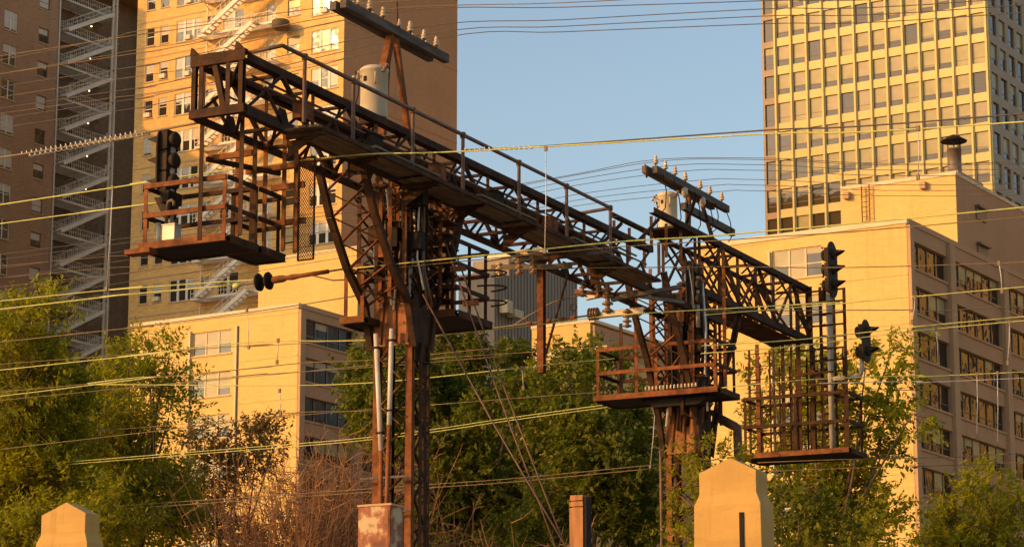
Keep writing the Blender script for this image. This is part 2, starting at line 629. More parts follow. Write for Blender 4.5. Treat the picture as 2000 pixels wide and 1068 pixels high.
def fire_escape(bld, face, c, u0, u1, z_list, step, mat, depth=1.25, columns=(), lamp=None, name='fire_escape', flip=False):
    """landings, flights, railings and columns on one wall: part fire_escape > landing, stair, railing, column"""
    def pt(u, d, z):
        return (u, c - d, z) if face == '-Y' else (c + d, u, z)
    L = u1 - u0
    zt, zb = max(z_list) + step + 1, min(z_list) - step
    head = MB()                                   # one ledger on the wall carries the part
    head.bar(pt(u0 - .1, .03, zb), pt(u0 - .1, .03, zt), .10, .05)
    fe = head.build(name, mat, bld)
    for z in z_list:
        l = MB()                                  # slatted landing with edge beams and wall brackets
        for k in range(3):
            u = u0 + .4 + (L - .8) * k / 2
            l.bar(pt(u, 0, z - .9), pt(u, depth, z - .09), .05, .05)
            l.bar(pt(u, .005, z - .055), pt(u, depth, z - .055), .05, .07)
        for k in range(9):
            d = .06 + (depth - .12) * k / 8
            l.bar(pt(u0, d, z), pt(u1, d, z), .075, .03) if face == '-Y' else l.bar(pt(u0, d, z), pt(u1, d, z), .075, .03)
        l.bar(pt(u0, depth, z - .02), pt(u1, depth, z - .02), .04, .20)
        l.bar(pt(u0, .03, z - .02), pt(u1, .03, z - .02), .04, .12)
        for k in range(2):
            u = (u0, u1)[k]
            l.bar(pt(u, .05, z - .02), pt(u, depth - .025, z - .02), .04, .16)
        l.build('landing', mat, fe)
        r = MB()                                  # railing: posts, two rails, balusters
        for hh in (.5, 1.0):
            r.bar(pt(u0, depth, z + hh), pt(u1, depth, z + hh), .035, .035)
            for u in (u0, u1):
                r.bar(pt(u, .05, z + hh), pt(u, depth - .02, z + hh), .035, .035)
        n = int(L / .32)
        for k in range(n + 1):
            u = u0 + L * k / n
            t = .045 if k % 5 == 0 else .028
            r.bar(pt(u, depth, z + .085), pt(u, depth, z + .98), t, t)
        for k in range(0, n - 3, 5):              # light cross braces behind the balusters
            a, b = u0 + L * k / n, u0 + L * (k + 5) / n
            r.bar(pt(a, depth - .03, z + .1), pt(b, depth - .03, z + .97), .02, .02)
        r.build('railing', mat, fe)
        st = MB()                                 # one flight up to the next landing, outside the platform edge
        a, b = (u0 + 1.2, u1 - 1.6) if not flip else (u1 - 1.2, u0 + 1.6)
        d0, d1 = depth + .10, depth + .85
        zt = z + step
        for d in (d0, d1):
            st.bar(pt(a, d, z), pt(b, d, zt), .07, .38)
            dz = .95
            st.bar(pt(a, d, z + dz), pt(b, d, zt + dz), .035, .035)
            st.bar(pt(a, d, z + .5), pt(b, d, zt + .5), .025, .025)
            for k in range(12):
                t = k / 11
                u = a + (b - a) * t
                st.bar(pt(u, d, z + step * t + .1), pt(u, d, z + step * t + .93), .03, .03)
        nt_ = 13
        for k in range(1, nt_):
            t = k / nt_
            u = a + (b - a) * t
            st.bar(pt(u, d0 + .03, z + step * t), pt(u, d1 - .03, z + step * t), .22, .03)
        st.build('stair', mat, fe)
        for q, zz in ((a, z), (b, zt)):
            br = MB()
            br.bar(pt(q, depth + .02, zz - .02), pt(q, d1, zz - .02), .5, .05)
            br.build('stair_head', mat, fe)
        if lamp:
            lm = MB()
            p = pt(u0 + L * .80, .35, z + 2.55)
            lm.lathe((p[0], p[1], p[2] - .11), [(.01, 0), (.05, .03), (.065, .06), (.05, .10), (.02, .12)], 10)
            lm.build('lamp', lamp, fe)
    for u in columns:
        k = MB()
        k.bar(pt(u - .26, depth + .12, zb), pt(u - .26, depth + .12, zt), .12, .30)
        k.bar(pt(u + .26, depth + .12, zb), pt(u + .26, depth + .12, zt), .12, .30)
        k.bar(pt(u, depth + .18, zb), pt(u, depth + .18, zt), .42, .05)
        k.build('column', mat, fe)
        hb = MB()                                  # dark gusset bolts on the column at each landing
        for z in z_list:
            p = pt(u, depth + .215, z + 1.2)
            hb.lathe(p, [(.13, 0), (.13, .03)], 8, axis=(0, -1, 0) if face == '-Y' else (1, 0, 0))
        hb.build('gusset_bolt', DARKM, fe)
    return fe


B = RNG
# ------------------------------------------------------------------ brick apartment tower (upper left, sunlit front)
bx0, bx1, by0, by1, bz = -149.45, -126.2, 178.0, 196.2, 79.5
bld = thing('brick_apartment_tower', 'tall buff brick apartment tower with white fire escape on its sunlit front', 'building', (-138, 178, 0), rail=False)
tops = [73.41 + 3.43 * k for k in range(1, 0, -1)] + [73.41, 70.0, 66.57, 63.1, 59.65, 56.2, 52.8, 49.4, 45.95, 42.5, 39.1]
holes, wins = [], []
for zt in tops:
    for uc, w, h, n, st in ((-147.85, .98, 1.72, 1, 'a'), (-146.2, .98, 1.72, 1, 'a'), (-143.4, 2.85, 2.0, 3, 'c'), (-140.75, 1.0, 1.5, 1, 'b'),
                            (-138.3, 2.3, 1.9, 2, 'c'), (-134.1, 1.0, 2.3, 1, 'd'), (-131.65, 1.35, 1.5, 1, 'b'), (-128.25, 2.85, 2.0, 3, 'c')):
        z0 = zt - h - (.1 if n == 1 else 0)
        holes.append((uc - w / 2, uc + w / 2, z0, z0 + h))
        wins.append((uc, z0, w, h, n, st))
m = MB()
facade(m, '-Y', by0, bx0, bx1, 0, bz, holes)
shell(m, bx0, bx1, by0, by1, 0, bz, skip=('-Y', '+X'))
m.mi = 1
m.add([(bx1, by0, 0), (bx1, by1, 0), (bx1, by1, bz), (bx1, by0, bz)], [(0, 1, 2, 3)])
m.build('wall', [BRICK, SHADEBRICK], bld)
for uc, z0, w, h, n, st in wins:
    fm = BRONZEF if st == 'b' else WHITEF
    bl = [B.choice((0, 0, .35, .5, .5, .55, .9)) for _ in range(n)]
    window(bld, '-Y', by0, uc, z0, w, h, n, (.5,), fm, GLASS, WCURT if st != 'b' else BLIND, bl if st != 'd' else [.97], sill=1, bar_w=.07, mull=.26, inset=.07)
    if B.random() < .12:
        k = MB()
        k.box(uc - .33, uc + .33, by0 - .28, by0 + .16, z0 + .07, z0 + .47)
        k.build('air_conditioner', GREYST, bld)
m = MB()
for zt in tops:                                    # thin stone courses at each floor, proud of the brick
    m.box(bx0 + .01, bx1 - .01, by0 - .05, by0 + .02, zt + .42, zt + .55)
m.build('stone_course', STONE, bld)
m = MB()
for zt in tops[::2]:
    m.box(bx1 - .02, bx1 + .04, by0 + .03, by1 - .02, zt + .42, zt + .55)
m.build('side_course', SHADEBRICK, bld)
fe = fire_escape(bld, '-Y', by0, -141.2, -132.9, [zt - 2.35 for zt in tops], 3.43, WHITEST, depth=1.5)
p = PW(539, 45, y=176.2)                           # drum lamp or tank on the top visible landing
m = MB()
m.lathe((p.x, 176.9, p.z - .45), [(.55, 0), (.8, .12), (.8, .75), (.7, .85)], 18)
tag(m.build('round_drum', mottled('tarnished_drum', (.12, .085, .05), (.18, .12, .07), 3), org=(p.x, 176.9, p.z - .45), rail=False),
    'dark round drum standing at the right end of the top white fire escape landing', 'drum')

# ------------------------------------------------------------------ red brown tower with the dark fire escape (far left, its shaded side seen)
dx = -168.0
bld = thing('red_brown_brick_tower', 'shaded red brown brick tower at the far left with a dim grey fire escape', 'building', (dx, 190, 0), rail=False)
rows = [66.9 + 3.43 * k for k in range(-8, 6)]
holes, wins = [], []
for z in rows:
    for uc, w, h in ((186.0, 1.5, 1.5), (181.3, 1.9, 2.0), (178.0, 1.9, 2.0)):
        holes.append((uc - w / 2, uc + w / 2, z, z + h))
        wins.append((uc, z, w, h))
m = MB()
facade(m, '+X', dx, 150, 188.0, 0, 86, holes)
shell(m, -200, dx, 150, 205, 0, 86, skip=('+X',))
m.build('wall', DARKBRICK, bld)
for uc, z, w, h in wins:
    window(bld, '+X', dx, uc, z, w, h, 1 if w < 1.6 else 2, (.5,), BRONZEF if w < 1.6 else WHITEF, GLASS, WCURT, [B.choice((0, .4, .5, .9))], sill=1, bar_w=.08)
holes, wins = [], []
for z in rows:
    for uc in (190.5, 194.0, 200.0):
        holes.append((uc - .5, uc + .5, z - .4, z + 1.5))
        wins.append((uc, z - .4, 1.0, 1.9))
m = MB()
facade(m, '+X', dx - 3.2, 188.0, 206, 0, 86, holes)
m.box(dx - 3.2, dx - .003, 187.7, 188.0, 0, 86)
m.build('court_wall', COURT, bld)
for uc, z, w, h in wins:
    window(bld, '+X', dx - 3.2, uc, z, w, h, 1, (.5,), BRONZEF, GLASS, WCURT, [B.choice((0, 0, .5))], bar_w=.08)
fire_escape(bld, '+X', dx - 3.2, 188.6, 198.2, [z - 1.0 for z in rows], 3.43, GREYST, depth=2.2, columns=(188.9, 197.6), lamp=LAMP)


# ------------------------------------------------------------------ the two buff slabs (low centre-left and right), each 14 m wide with ribbon windows on the shaded side
LGLASS = glass_mat('dark_brown_ribbon_glass', (.030, .021, .013), wav=.5, scale=.5, rough=.12)
LGLASS.node_tree.nodes['Principled BSDF'].inputs['IOR'].default_value = 1.22


def slab(name, label, x0, x1, y0, y1, zr, wtops, wcx, ww, wh, side_tops, side_bays, pent, storeys=11):
    bld = thing(name, label, 'building', ((x0 + x1) / 2, y0, 0), rail=False)
    holes = [(wcx - ww / 2, wcx + ww / 2, t - wh, t) for t in wtops]
    sh = [(a, b, t - 1.62, t) for t in side_tops for a, b in side_bays]
    m = MB()
    facade(m, '-Y', y0, x0, x1, 0, zr, holes)
    m.mi = 1
    facade(m, '+X', x1, y0, y1, 0, zr, sh, depth=.35)
    m.mi = 2
    shell(m, x0, x1, y0, y1, 0, zr, skip=('-Y', '+X'))
    m.build('wall', [BUFF, SHADESIDE, ROOF], bld)
    # coping round the roof edge
    m = MB()
    m.box(x0 - .06, x1 + .06, y0 - .08, y0 + .3, zr + .003, zr + .34)
    m.build('coping', BUFFT, bld)
    m = MB()
    m.box(x1 - .3, x1 + .07, y0 + .303, y1, zr + .003, zr + .34)
    m.build('side_coping', GREYTRIM, bld)  # coping repeated in a darker colour that paints in this side's shade
    # slim vertical fins either side of the window bay, full height
    for u, w_ in ((wcx - ww / 2 - .16, .14), (wcx + ww / 2 + .50, .16)):
        m = MB()
        m.box(u - w_ / 2, u + w_ / 2, y0 - .16, y0 - .002, 6, zr - .75)
        m.build('fin', BUFFT, bld)
    m = MB()                                       # recessed joints: shadow gaps left of the bay, as thin dark metal strips
    m.box(wcx + ww / 2 + .60, wcx + ww / 2 + .68, y0 - .02, y0 + .01, 6, zr - .76)
    m.build('joint_strip', BRONZEF, bld)
    for t in wtops:
        window(bld, '-Y', y0, wcx, t - wh, ww, wh, 3, (.45,), BUFFT, GLASS, BLIND if t != wtops[0] else BLINDG, [B.choice((.5, .55, .3)), 1.0, B.choice((.2, .55, .7))], sill=1, bar_w=.07, mull=.12)
    m = MB()                                       # thin proud courses at the floor lines
    for k in range(9):
        zz = wtops[0] + .55 - 2.98 * k
        m.box(x0 + .02, wcx - ww / 2 - .30, y0 - .03, y0 + .01, zz, zz + .07)
        m.box(wcx + ww / 2 + .72, x1 - .02, y0 - .03, y0 + .01, zz, zz + .07)
    o = m.build('floor_course', BUFF, bld)
    o['kind'] = 'stuff'
    # pilasters and spandrel ledges on the shaded side
    ys = [y0] + [(side_bays[i][1] + side_bays[i + 1][0]) / 2 for i in range(len(side_bays) - 1)]
    for yy in ys[1:]:
        m = MB()
        m.box(x1 + .003, x1 + .22, yy - .42, yy + .42, 0, zr - .1)
        m.build('pilaster', GREYTRIM, bld)
    m = MB()
    m.box(x1 + .003, x1 + .22, y0 + .02, y0 + .62, 0, zr - .1)
    m.build('corner_pilaster', GREYTRIM, bld)
    for t in side_tops:
        for a, b in side_bays:
            m = MB()
            m.box(x1 + .003, x1 + .09, a + .03, b - .03, t - 1.62 - .16, t - 1.62 - .03)
            m.build('spandrel_ledge', GREYTRIM, bld)
            n = max(3, round((b - a) / 1.35))
            window(bld, '+X', x1, (a + b) / 2, t - 1.62, b - a, 1.62, n, (.28,) if B.random() < .5 else (), BRONZEF, RIBGLASS if x1 > -80 else LGLASS, BLIND,
                   [B.choice((0, 0, 0, 0, .3, .6)) for _ in range(n)], bar_w=.06, inset=.2)
    # penthouse
    a0, a1, c0, c1, pz = pent
    m = MB()
    m.box(a0, a1, c0, c1, zr + .01, pz)
    m.f.pop(3 + 0)
    m.m.pop()
    m.sm.pop()
    m.mi = 1
    m.add([(a1, c0, zr), (a1, c1, zr), (a1, c1, pz), (a1, c0, pz)], [(0, 1, 2, 3)])
    ph = m.build('penthouse', [BUFF, SHADESIDE], bld)
    m = MB()
    m.box(a0 - .06, a1 + .06, c0 - .06, c1 + .06, pz + .003, pz + .24)
    m.build('coping', BUFFT, ph)
    return bld, ph


sr = [36.25 - 2.72 * k for k in range(9)]
slabL, phL = slab('buff_apartment_slab', 'low buff apartment slab with stacked three light windows behind the left trees', -119.7, -104.9, 143, 163, 36.85,
                  [35.95 - 2.98 * k for k in range(6)], -112.4, 3.45, 1.68, sr, [(143.75, 149.7), (150.6, 158.0), (158.9, 162.8)], (-115.6, -106.6, 152.5, 162, 43.0))
slabR, phR = slab('buff_office_slab', 'buff slab at the right with ribbon windows on its shaded side and a chimney on top', -73.6, -59.45, 142.2, 222, 37.15,
                  [36.45 - 2.98 * k for k in range(6)], -66.7, 3.35, 1.85, sr, [(142.95, 148.4), (149.4, 157.4), (158.5, 166), (167, 174)], (-68.9, -60.9, 154, 172, 42.85))
# penthouse furniture on the right slab
m = MB()
xl = PW(1693, 400, y=153.9).x
for s in (-.27, .27):
    m.bar((xl + s, 153.72, 37.2), (xl + s, 153.72, 42.9), .06, .06)
for k in range(17):
    m.bar((xl - .24, 153.72, 37.5 + .33 * k), (xl + .24, 153.72, 37.5 + .33 * k), .035, .035)
m.build('roof_ladder', RUST, phR)
for px, py in ((1655, 382), (1804, 362)):
    p = PW(px, py, y=153.9)
    m = MB()
    m.box(p.x - .2, p.x + .2, 153.62, 153.99, p.z - .25, p.z + .2)
    m.build('wall_vent', GREYTRIM, phR)
for k, (a, zz) in enumerate(((157.2, 41.4), (157.2, 38.9))):      # hooded vents on the shaded penthouse side
    m = MB()
    m.box(-60.89, -60.55, a, a + 1.9, zz, zz + .14)
    m.box(-60.89, -60.80, a + .1, a + 1.8, zz - .75, zz - .005)
    m.build('hooded_vent', BRONZEF, phR)
p = PW(1865, 335, y=156.5)
ch = thing('roof_chimney', 'round metal chimney with a flat conical cap on the roof of the right slab', 'chimney', (p.x, 156.5, 43.1), rail=False)
m = MB()
m.lathe((p.x, 156.5, 43.09), [(.72, 0), (.72, .12), (.46, .14), (.46, 2.1), (.48, 2.1), (.48, 2.2), (.40, 2.2)], 20)
m.build('flue', mottled('dark_stovepipe', (.13, .10, .07), (.20, .15, .10), 2, .5), ch)
m = MB()
m.lathe((p.x, 156.5, 45.75), [(.86, 0), (.88, .05), (.25, .42), (.04, .5)], 20)
m.build('cap', DARKM, ch)
for k in range(4):
    a = k * math.pi / 2 + .4
    bar('cap_stay', (p.x + .4 * math.cos(a), 156.5 + .4 * math.sin(a), 45.2), (p.x + .4 * math.cos(a), 156.5 + .4 * math.sin(a), 45.8), .05, .05, DARKM, ch)
m = MB()
m.box(-66.0, -60.95, 154.6, 159, 43.1, 43.32)
m.build('roof_deck', GREYTRIM, phR)

# ------------------------------------------------------------------ gridded high-rise (upper right)
tx0, tx1, ty0, ty1, tz = -117.7, -91.95, 243.0, 268.0, 104.0
bld = thing('gridded_high_rise', 'tall cream gridded high rise at the upper right with rows of blinds in square windows', 'building', (-105, 243, 0), rail=False)
pitch_u = (tx1 - .25 - (-115.95)) / 13
ttops = [86.45 + 3.13 * k for k in range(5, 0, -1)] + [86.45 - 3.13 * k for k in range(9)]
zs_lo = ttops[-1] - 3.2
cols = [(-115.95 + pitch_u * k + .19, -115.95 + pitch_u * (k + 1) - .19) for k in range(13)]
holes = [(a, b, t - 2.22, t) for t in ttops for a, b in cols]
dark = [(-117.45, -116.15, t - 2.35, t + .1) for t in ttops]
shx = [(243.5 + 2.55 * k, 243.5 + 2.55 * k + 1.75, t - 2.22, t) for t in ttops for k in range(7)]
m = MB()
facade(m, '-Y', ty0, -115.95, tx1, 0, tz, holes, depth=.3)
m.mi = 1
facade(m, '-Y', ty0 + .35, tx0, -115.95, 0, tz, dark, depth=.3)
m.add([(-115.95, ty0, 0), (-115.95, ty0 + .35, 0), (-115.95, ty0 + .35, tz), (-115.95, ty0, tz)], [(0, 1, 2, 3)])
facade(m, '+X', tx1, ty0, ty1, 0, tz, shx, depth=.3)
m.mi = 2
shell(m, tx0, tx1, ty0 + .35, ty1, 0, tz, skip=('-Y', '+X'))
m.build('wall', [TOWERW, mottled('shade_toned_tower_wall', (.33, .235, .13), (.38, .27, .155), .5, .7, bump=.05), ROOF], bld)  # side's shade put into a darker wall colour; the left bay shares it
for k in range(14):                                # vertical fins between the bays run the full height
    u = -115.95 + pitch_u * k
    m = MB()
    m.box(u - .10, u + .10, ty0 - .22, ty0 - .003, 20, tz)
    m.build('fin', TOWERW, bld)
for j, t in enumerate(ttops):
    for i, (a, b) in enumerate(cols):
        drop = B.choice((.72, .72, .72, .98, .98, .66, .55, .8)) if i > 3 or j < 9 else B.choice((0, .2, .6, .72))
        if B.random() < .07:
            drop = 0
        bm = BLIND if B.random() < .75 else BLINDG
        window(bld, '-Y', ty0, (a + b) / 2, t - 2.22, b - a, 2.22, 1, (.27,), TOWERD, TGLASS, bm, [drop], bar_w=.05, inset=.16)
    window(bld, '-Y', ty0 + .35, -116.8, t - 2.35, 1.3, 2.45, 1, (.27,), TOWERD, TGLASS, BLIND, [B.choice((0, 0, .3))], bar_w=.05, inset=.16)
for (a, b, z0, z1) in shx:
    window(bld, '+X', tx1, (a + b) / 2, z0, b - a, z1 - z0, 1, (.27,), TOWERD, TGLASS, BLIND, [B.choice((0, 0, 0, .4, .7))], bar_w=.05, inset=.16)

# ------------------------------------------------------------------ ribbed grey block and the small sunlit block between the towers
bld = thing('ribbed_grey_building', 'grey building with close vertical ribs seen under the middle of the signal bridge', 'building', (-159, 258, 0), rail=False)
m = MB()
m.box(-164, -159, 255.5, 275, 0, 66.0)
m.box(-164, -159.0, 258.6, 275, 66.001, 68.2)
m.build('wall', [RIBMET], bld)
for k in range(27):
    y = 255.75 + .72 * k
    m = MB()
    m.box(-158.998, -158.90, y, y + .30, 20, 65.9 if y < 258.6 else 68.1)
    m.build('rib', RIBMET, bld)
for px, py, w, h in ((985, 600, 1.2, 1.5), (1003, 614, 2.0, .9)):
    p = PW(px, py, x=-158.4)
    m = MB()
    m.box(-158.7, -157.6, p.y - w / 2, p.y + w / 2, p.z - h / 2, p.z + h / 2)
    m.build('wall_unit', BUFFT, bld)
bld = thing('stepped_yellow_building', 'sunlit yellow stepped building low between the two signal bridge towers', 'building', (-105, 180, 0), rail=False)
m = MB()
m.box(-108.4, -102.9, 180.0, 196, 38.603, 41.7)
a = m.build('upper_block', [BUFF], bld)
m = MB()
m.box(-108.9, -100.4, 178.2, 198, 0, 38.6)
m.build('lower_block', [BUFF], bld)
m = MB()
m.box(-102.897, -102.6, 180.2, 196, 38.61, 41.5)
m.build('shade_side_sheet', SHADESIDE, bld)  # thin sheet over the block's side, its darker colour stands for shade
m = MB()
m.box(-108.45, -102.5, 179.93, 196.05, 41.703, 41.95)
m.build('coping', BUFFT, bld)
m = MB()
m.box(-109.0, -100.3, 178.1, 178.4, 38.603, 39.3)
m.build('parapet', BUFFT, bld)
window(bld, '-Y', 179.9, -106.2, 39.5, 1.0, 1.5, 1, (.5,), WHITEF, GLASS, BLIND, [.5], sill=1)

# ------------------------------------------------------------------ neighbours that stand out of frame: one shades the brick tower, one is mirrored in the ribbon windows
for nm, lab, (x0, x1, y0, y1, z1), wm in (('tall_neighbour_building', 'tall brick building left of the view that shades the brick tower', (-205, -176, 99, 140, 79.6), BRICK),
                                          ('sunlit_neighbour_building', 'sunlit buff building right of the view mirrored in the ribbon windows', (-44, -4, 205, 230, 70), BUFF)):
    bld = thing(nm, lab, 'building', ((x0 + x1) / 2, y0, 0), rail=False)
    hs, ws = [], []
    nz_, nu_ = int(z1 / 3.4) - 1, int((x1 - x0) / 4)
    for j in range(nz_):
        for i in range(nu_):
            u = x0 + (i + .5) * (x1 - x0) / nu_
            hs.append((u - .9, u + .9, 2 + 3.4 * j, 3.9 + 3.4 * j))
    m = MB()
    facade(m, '-Y', y0, x0, x1, 0, z1, hs)
    shell(m, x0, x1, y0, y1, 0, z1, skip=('-Y',))
    m.build('wall', wm, bld)
    m = MB()
    for a, b, c, d in hs:
        m.box(a, b, y0 + .15, y0 + .17, c, d)
    m.build('window_glass', GLASS, bld)

# ------------------------------------------------------------------ the signal bridge (rail frame: u along the tracks, v across them)
UN, UF = -27.55, -28.65            # near and far truss planes
V0, V1, V2, V3 = 42.45, 61.0, 66.9, 74.4
ZT, ZB, ZT2, ZB2 = 16.9, 15.72, 17.95, 16.35
sb = thing('signal_bridge', 'rusty riveted railway signal bridge on two lattice towers with a wooden walkway', 'signal bridge', (-28.1, 49.9, 4.9))
# chords: pairs of angles, each a member of its own
for u in (UN, UF):
    s_ = 1 if u == UN else -1
    bar('chord', (u, V0, ZT - .06), (u, V1 + 1.5, ZT - .06), .17, .16, STEEL, sb, 'angle', s_)
    bar('chord', (u - .12 * s_, V0 + .2, ZT - .05), (u - .12 * s_, V1 + 1.2, ZT - .05), .10, .13, STEEL, sb, 'angle', -s_)
    bar('chord', (u, V0, ZB), (u, V2 + .4, ZB), .17, .17, STEEL, sb, 'angle', s_)
    bar('chord', (u, V1 + 1.6, ZT2), (u, V3, ZT2), .16, .16, STEEL, sb, 'angle', s_)
    bar('chord', (u, V2 - 1.4, ZB2), (u, V3, ZB2), .18, .20, STEEL, sb, 'angle', s_)
# conduits and signal lines strapped along the truss
for u, z, t in ((-27.75, 16.62, .055), (-27.86, 16.55, .045), (-28.2, 16.72, .06), (-27.46, 16.36, .05), (-28.4, 16.3, .05)):
    bar('conduit', (u, V0 + .6, z), (u, V1 + 1.0, z - .02), t, t, PIPE, sb, 'round')
npan = 15
pv = [V0 + (V1 + 1.3 - V0) * i / npan for i in range(npan + 1)]
for i, v in enumerate(pv):
    for u in (UN, UF):
        off = .07 if u == UN else -.07
        if i % 2 == 0:
            bar('truss_post', (u + off * .3, v, ZB + .07), (u + off * .3, v, ZT - .125), .08, .08, STEEL, sb, 'angle')
    if i < npan:
        w = pv[i + 1]
        for u in (UN, UF):
            off = .045 if u == UN else -.045
            a, b = ((v, ZB + .05), (w, ZT - .12)) if i % 2 == 0 else ((v, ZT - .12), (w, ZB + .05))
            bar('diagonal', (u + off, a[0], a[1]), (u + off, b[0], b[1]), .085, .07, STEEL, sb, 'angle')
            mid = (v + w) / 2
            if i % 3 != 1:
                bar('sub_diagonal', (u + off * 2, mid, (ZT + ZB) / 2), (u + off * 2, w if i % 2 == 0 else v, ZB + .05), .06, .05, STEEL, sb, 'angle')
        bar('top_strut', (UN - .07, v, ZT - .10), (UF + .07, v, ZT - .10), .08, .08, STEEL, sb, 'angle')
        bar('lateral', (UN - .07, v, ZB - .03), (UF + .07, w, ZB - .03), .07, .05, STEEL, sb, 'angle')
        bar('lateral', (UN - .07, v, ZT + .01), (UF + .07, w, ZT + .01), .06, .04, STEEL, sb, 'angle')
        bar('bottom_strut', (UN - .07, w, ZB - .02), (UF + .07, w, ZB - .02), .09, .09, STEEL, sb, 'angle')
    if i % 3 == 1:                                  # small gusset plates where web members meet
        for u in (UN + .08, UF - .08):
            m = MB()
            m.prism([(u, v - .26, ZB + .08), (u, v + .26, ZB + .08), (u, v + .12, ZB + .36), (u, v - .12, ZB + .36)], (.014, 0, 0))
            m.build('gusset', STEEL, sb)
# the deep cantilever past the right tower
pv2 = [V2 - 1.0 + (V3 - V2 + 1.0) * i / 6 for i in range(7)]
for i, v in enumerate(pv2):
    for u in (UN, UF):
        off = .05 if u == UN else -.05
        bar('truss_post', (u, v, ZB2 + .08), (u, v, ZT2 - .065), .09, .09, STEEL, sb, 'angle')
        if i < 6:
            w = pv2[i + 1]
            a, b = ((v, ZB2 + .05), (w, ZT2 - .05)) if i % 2 == 0 else ((v, ZT2 - .05), (w, ZB2 + .05))
            bar('diagonal', (u + off, a[0], a[1]), (u + off, b[0], b[1]), .10, .08, STEEL, sb, 'angle')
            bar('lattice_bar', (u + off * 1.9, v, a[1] * .5 + b[1] * .5), (u + off * 1.9, w, b[1]), .06, .05, STEEL, sb, 'angle')
            bar('lattice_bar', (u + off * 1.9, v, b[1]), (u + off * 1.9, w, a[1] * .5 + b[1] * .5), .05, .05, STEEL, sb, 'angle')
    bar('top_strut', (UN - .07, v, ZT2 - .02), (UF + .07, v, ZT2 - .02), .09, .09, STEEL, sb, 'angle')
    bar('bottom_strut', (UN - .08, v, ZB2 - .02), (UF + .08, v, ZB2 - .02), .12, .10, STEEL, sb, 'angle')
    if i < 6:
        w = pv2[i + 1]
        bar('lateral', (UN - .07, v, ZT2 + .07), (UF + .07, w, ZT2 + .07), .07, .05, STEEL, sb, 'angle')
        bar('lateral', (UN - .08, v, ZB2 - .09), (UF + .08, w, ZB2 - .09), .07, .05, STEEL, sb, 'angle')
        bar('sway_brace', (UN - .1, v, ZB2 + .1), (UF + .1, v, ZT2 - .1), .07, .07, STEEL, sb, 'angle')
m = MB()                                            # floor beam plates under the cantilever
m.box(UF + .1, UN - .1, V2 + 1.5, V3 - .3, ZB2 - .14, ZB2 - .11)
m.build('cantilever_floor', STEEL, sb)
# left end frame: heavy portal with a curved bracket
for z, h_, t in ((ZT - .05, .24, .12), (ZB + .02, .18, .14)):
    bar('end_beam', (UF - .1, V0 - .09, z), (UN + .1, V0 - .09, z), t, h_, STEEL, sb, 'channel')
for u in (UF - .02, UF + .16, UN - .30, UN):
    bar('end_post', (u, V0 - .08, ZB + .12), (u, V0 - .08, ZT - .18), .10, .12, STEEL, sb, 'angle')
bar('end_brace', (UF + .45, V0 - .06, ZT - .16), (UN - .42, V0 - .06, ZB + .1), .12, .10, STEEL, sb, 'angle')
bar('end_brace', (UN - .1, V0 - .05, ZT - .16), (UN - .55, V0 - .05, ZB + .1), .09, .08, STEEL, sb, 'angle')
for u in (UF - .05, UN - .08):
    m = MB()
    m.prism([(u - .06, V0 - .16, ZT + .07), (u + .14, V0 - .16, ZT + .07), (u - .03, V0 - .16, ZT + .24)], (0, .1, 0))
    m.build('end_horn', STEEL, sb)
# walkway on the near side: boards, brackets, pipe railing
RU = -26.62
vb = 43.9
seg = 2.42
for k in range(7):
    z = 15.62 + (.10 if k % 2 else 0)
    a, b = vb + seg * k - .18, vb + seg * (k + 1) + .12
    for j in range(3):
        u = UN + .14 + .285 * j
        bar('plank', (u + .13, a + RNG.uniform(-.08, .08), z + RNG.uniform(-.006, .006)), (u + .13, b + RNG.uniform(-.08, .08), z), .255, .05, WOOD, sb)
    bar('walkway_beam', (UN + .08, a + .25, z - .1), (RU + .08, a + .25, z - .1), .08, .10, STEEL, sb, 'channel')
    bar('walkway_bracket', (UN + .08, a + .25, ZB - .1), (RU - .1, a + .25, z - .17), .06, .06, STEEL, sb, 'angle')
    m = MB()
    m.prism([(UN + .04, a + .35, z - .15), (RU - .25, a + .35, z - .15), (UN + .04, a + .35, z - .52)], (0, .02, 0))
    m.build('bracket_plate', STEEL, sb)
bar('edge_angle', (RU + .03, vb, 15.60), (RU + .03, vb + seg * 7, 15.60), .07, .09, STEEL, sb, 'angle')
posts = [43.24, 45.18, 47.73, 50.04, 52.83, 55.39, 57.91]
rail_z = 16.92
m = MB()
m.tube([(UN, 42.45, rail_z - .02), (RU, 42.38, rail_z), (RU, 42.46, rail_z)] + [(RU, v, rail_z) for v in posts] + [(RU, 57.95, rail_z), (UN - .05, 58.05, rail_z - .02)], .045, 8)
m.build('top_rail', PIPE, sb)
for v in posts:
    bar('rail_post', (RU, v, 15.55), (RU, v, rail_z - .05), .085, .085, PIPE, sb, 'round')
    m = MB()
    m.lathe((RU, v, rail_z - .08), [(.05, 0), (.068, .02), (.068, .12), (.05, .14)], 10)
    m.build('rail_fitting', PIPE, sb)
for k in range(5):                                  # odd fixtures on the walkway side of the truss
    v = 44.2 + 2.9 * k
    m = MB()
    m.box(UN + .06, UN + .30, v, v + .42, 15.98, 16.32)
    m.box(UN + .05, UN + .32, v - .02, v + .44, 16.323, 16.35)
    m.build('junction_box', RUST if k % 2 == 0 else DARKM, sb)


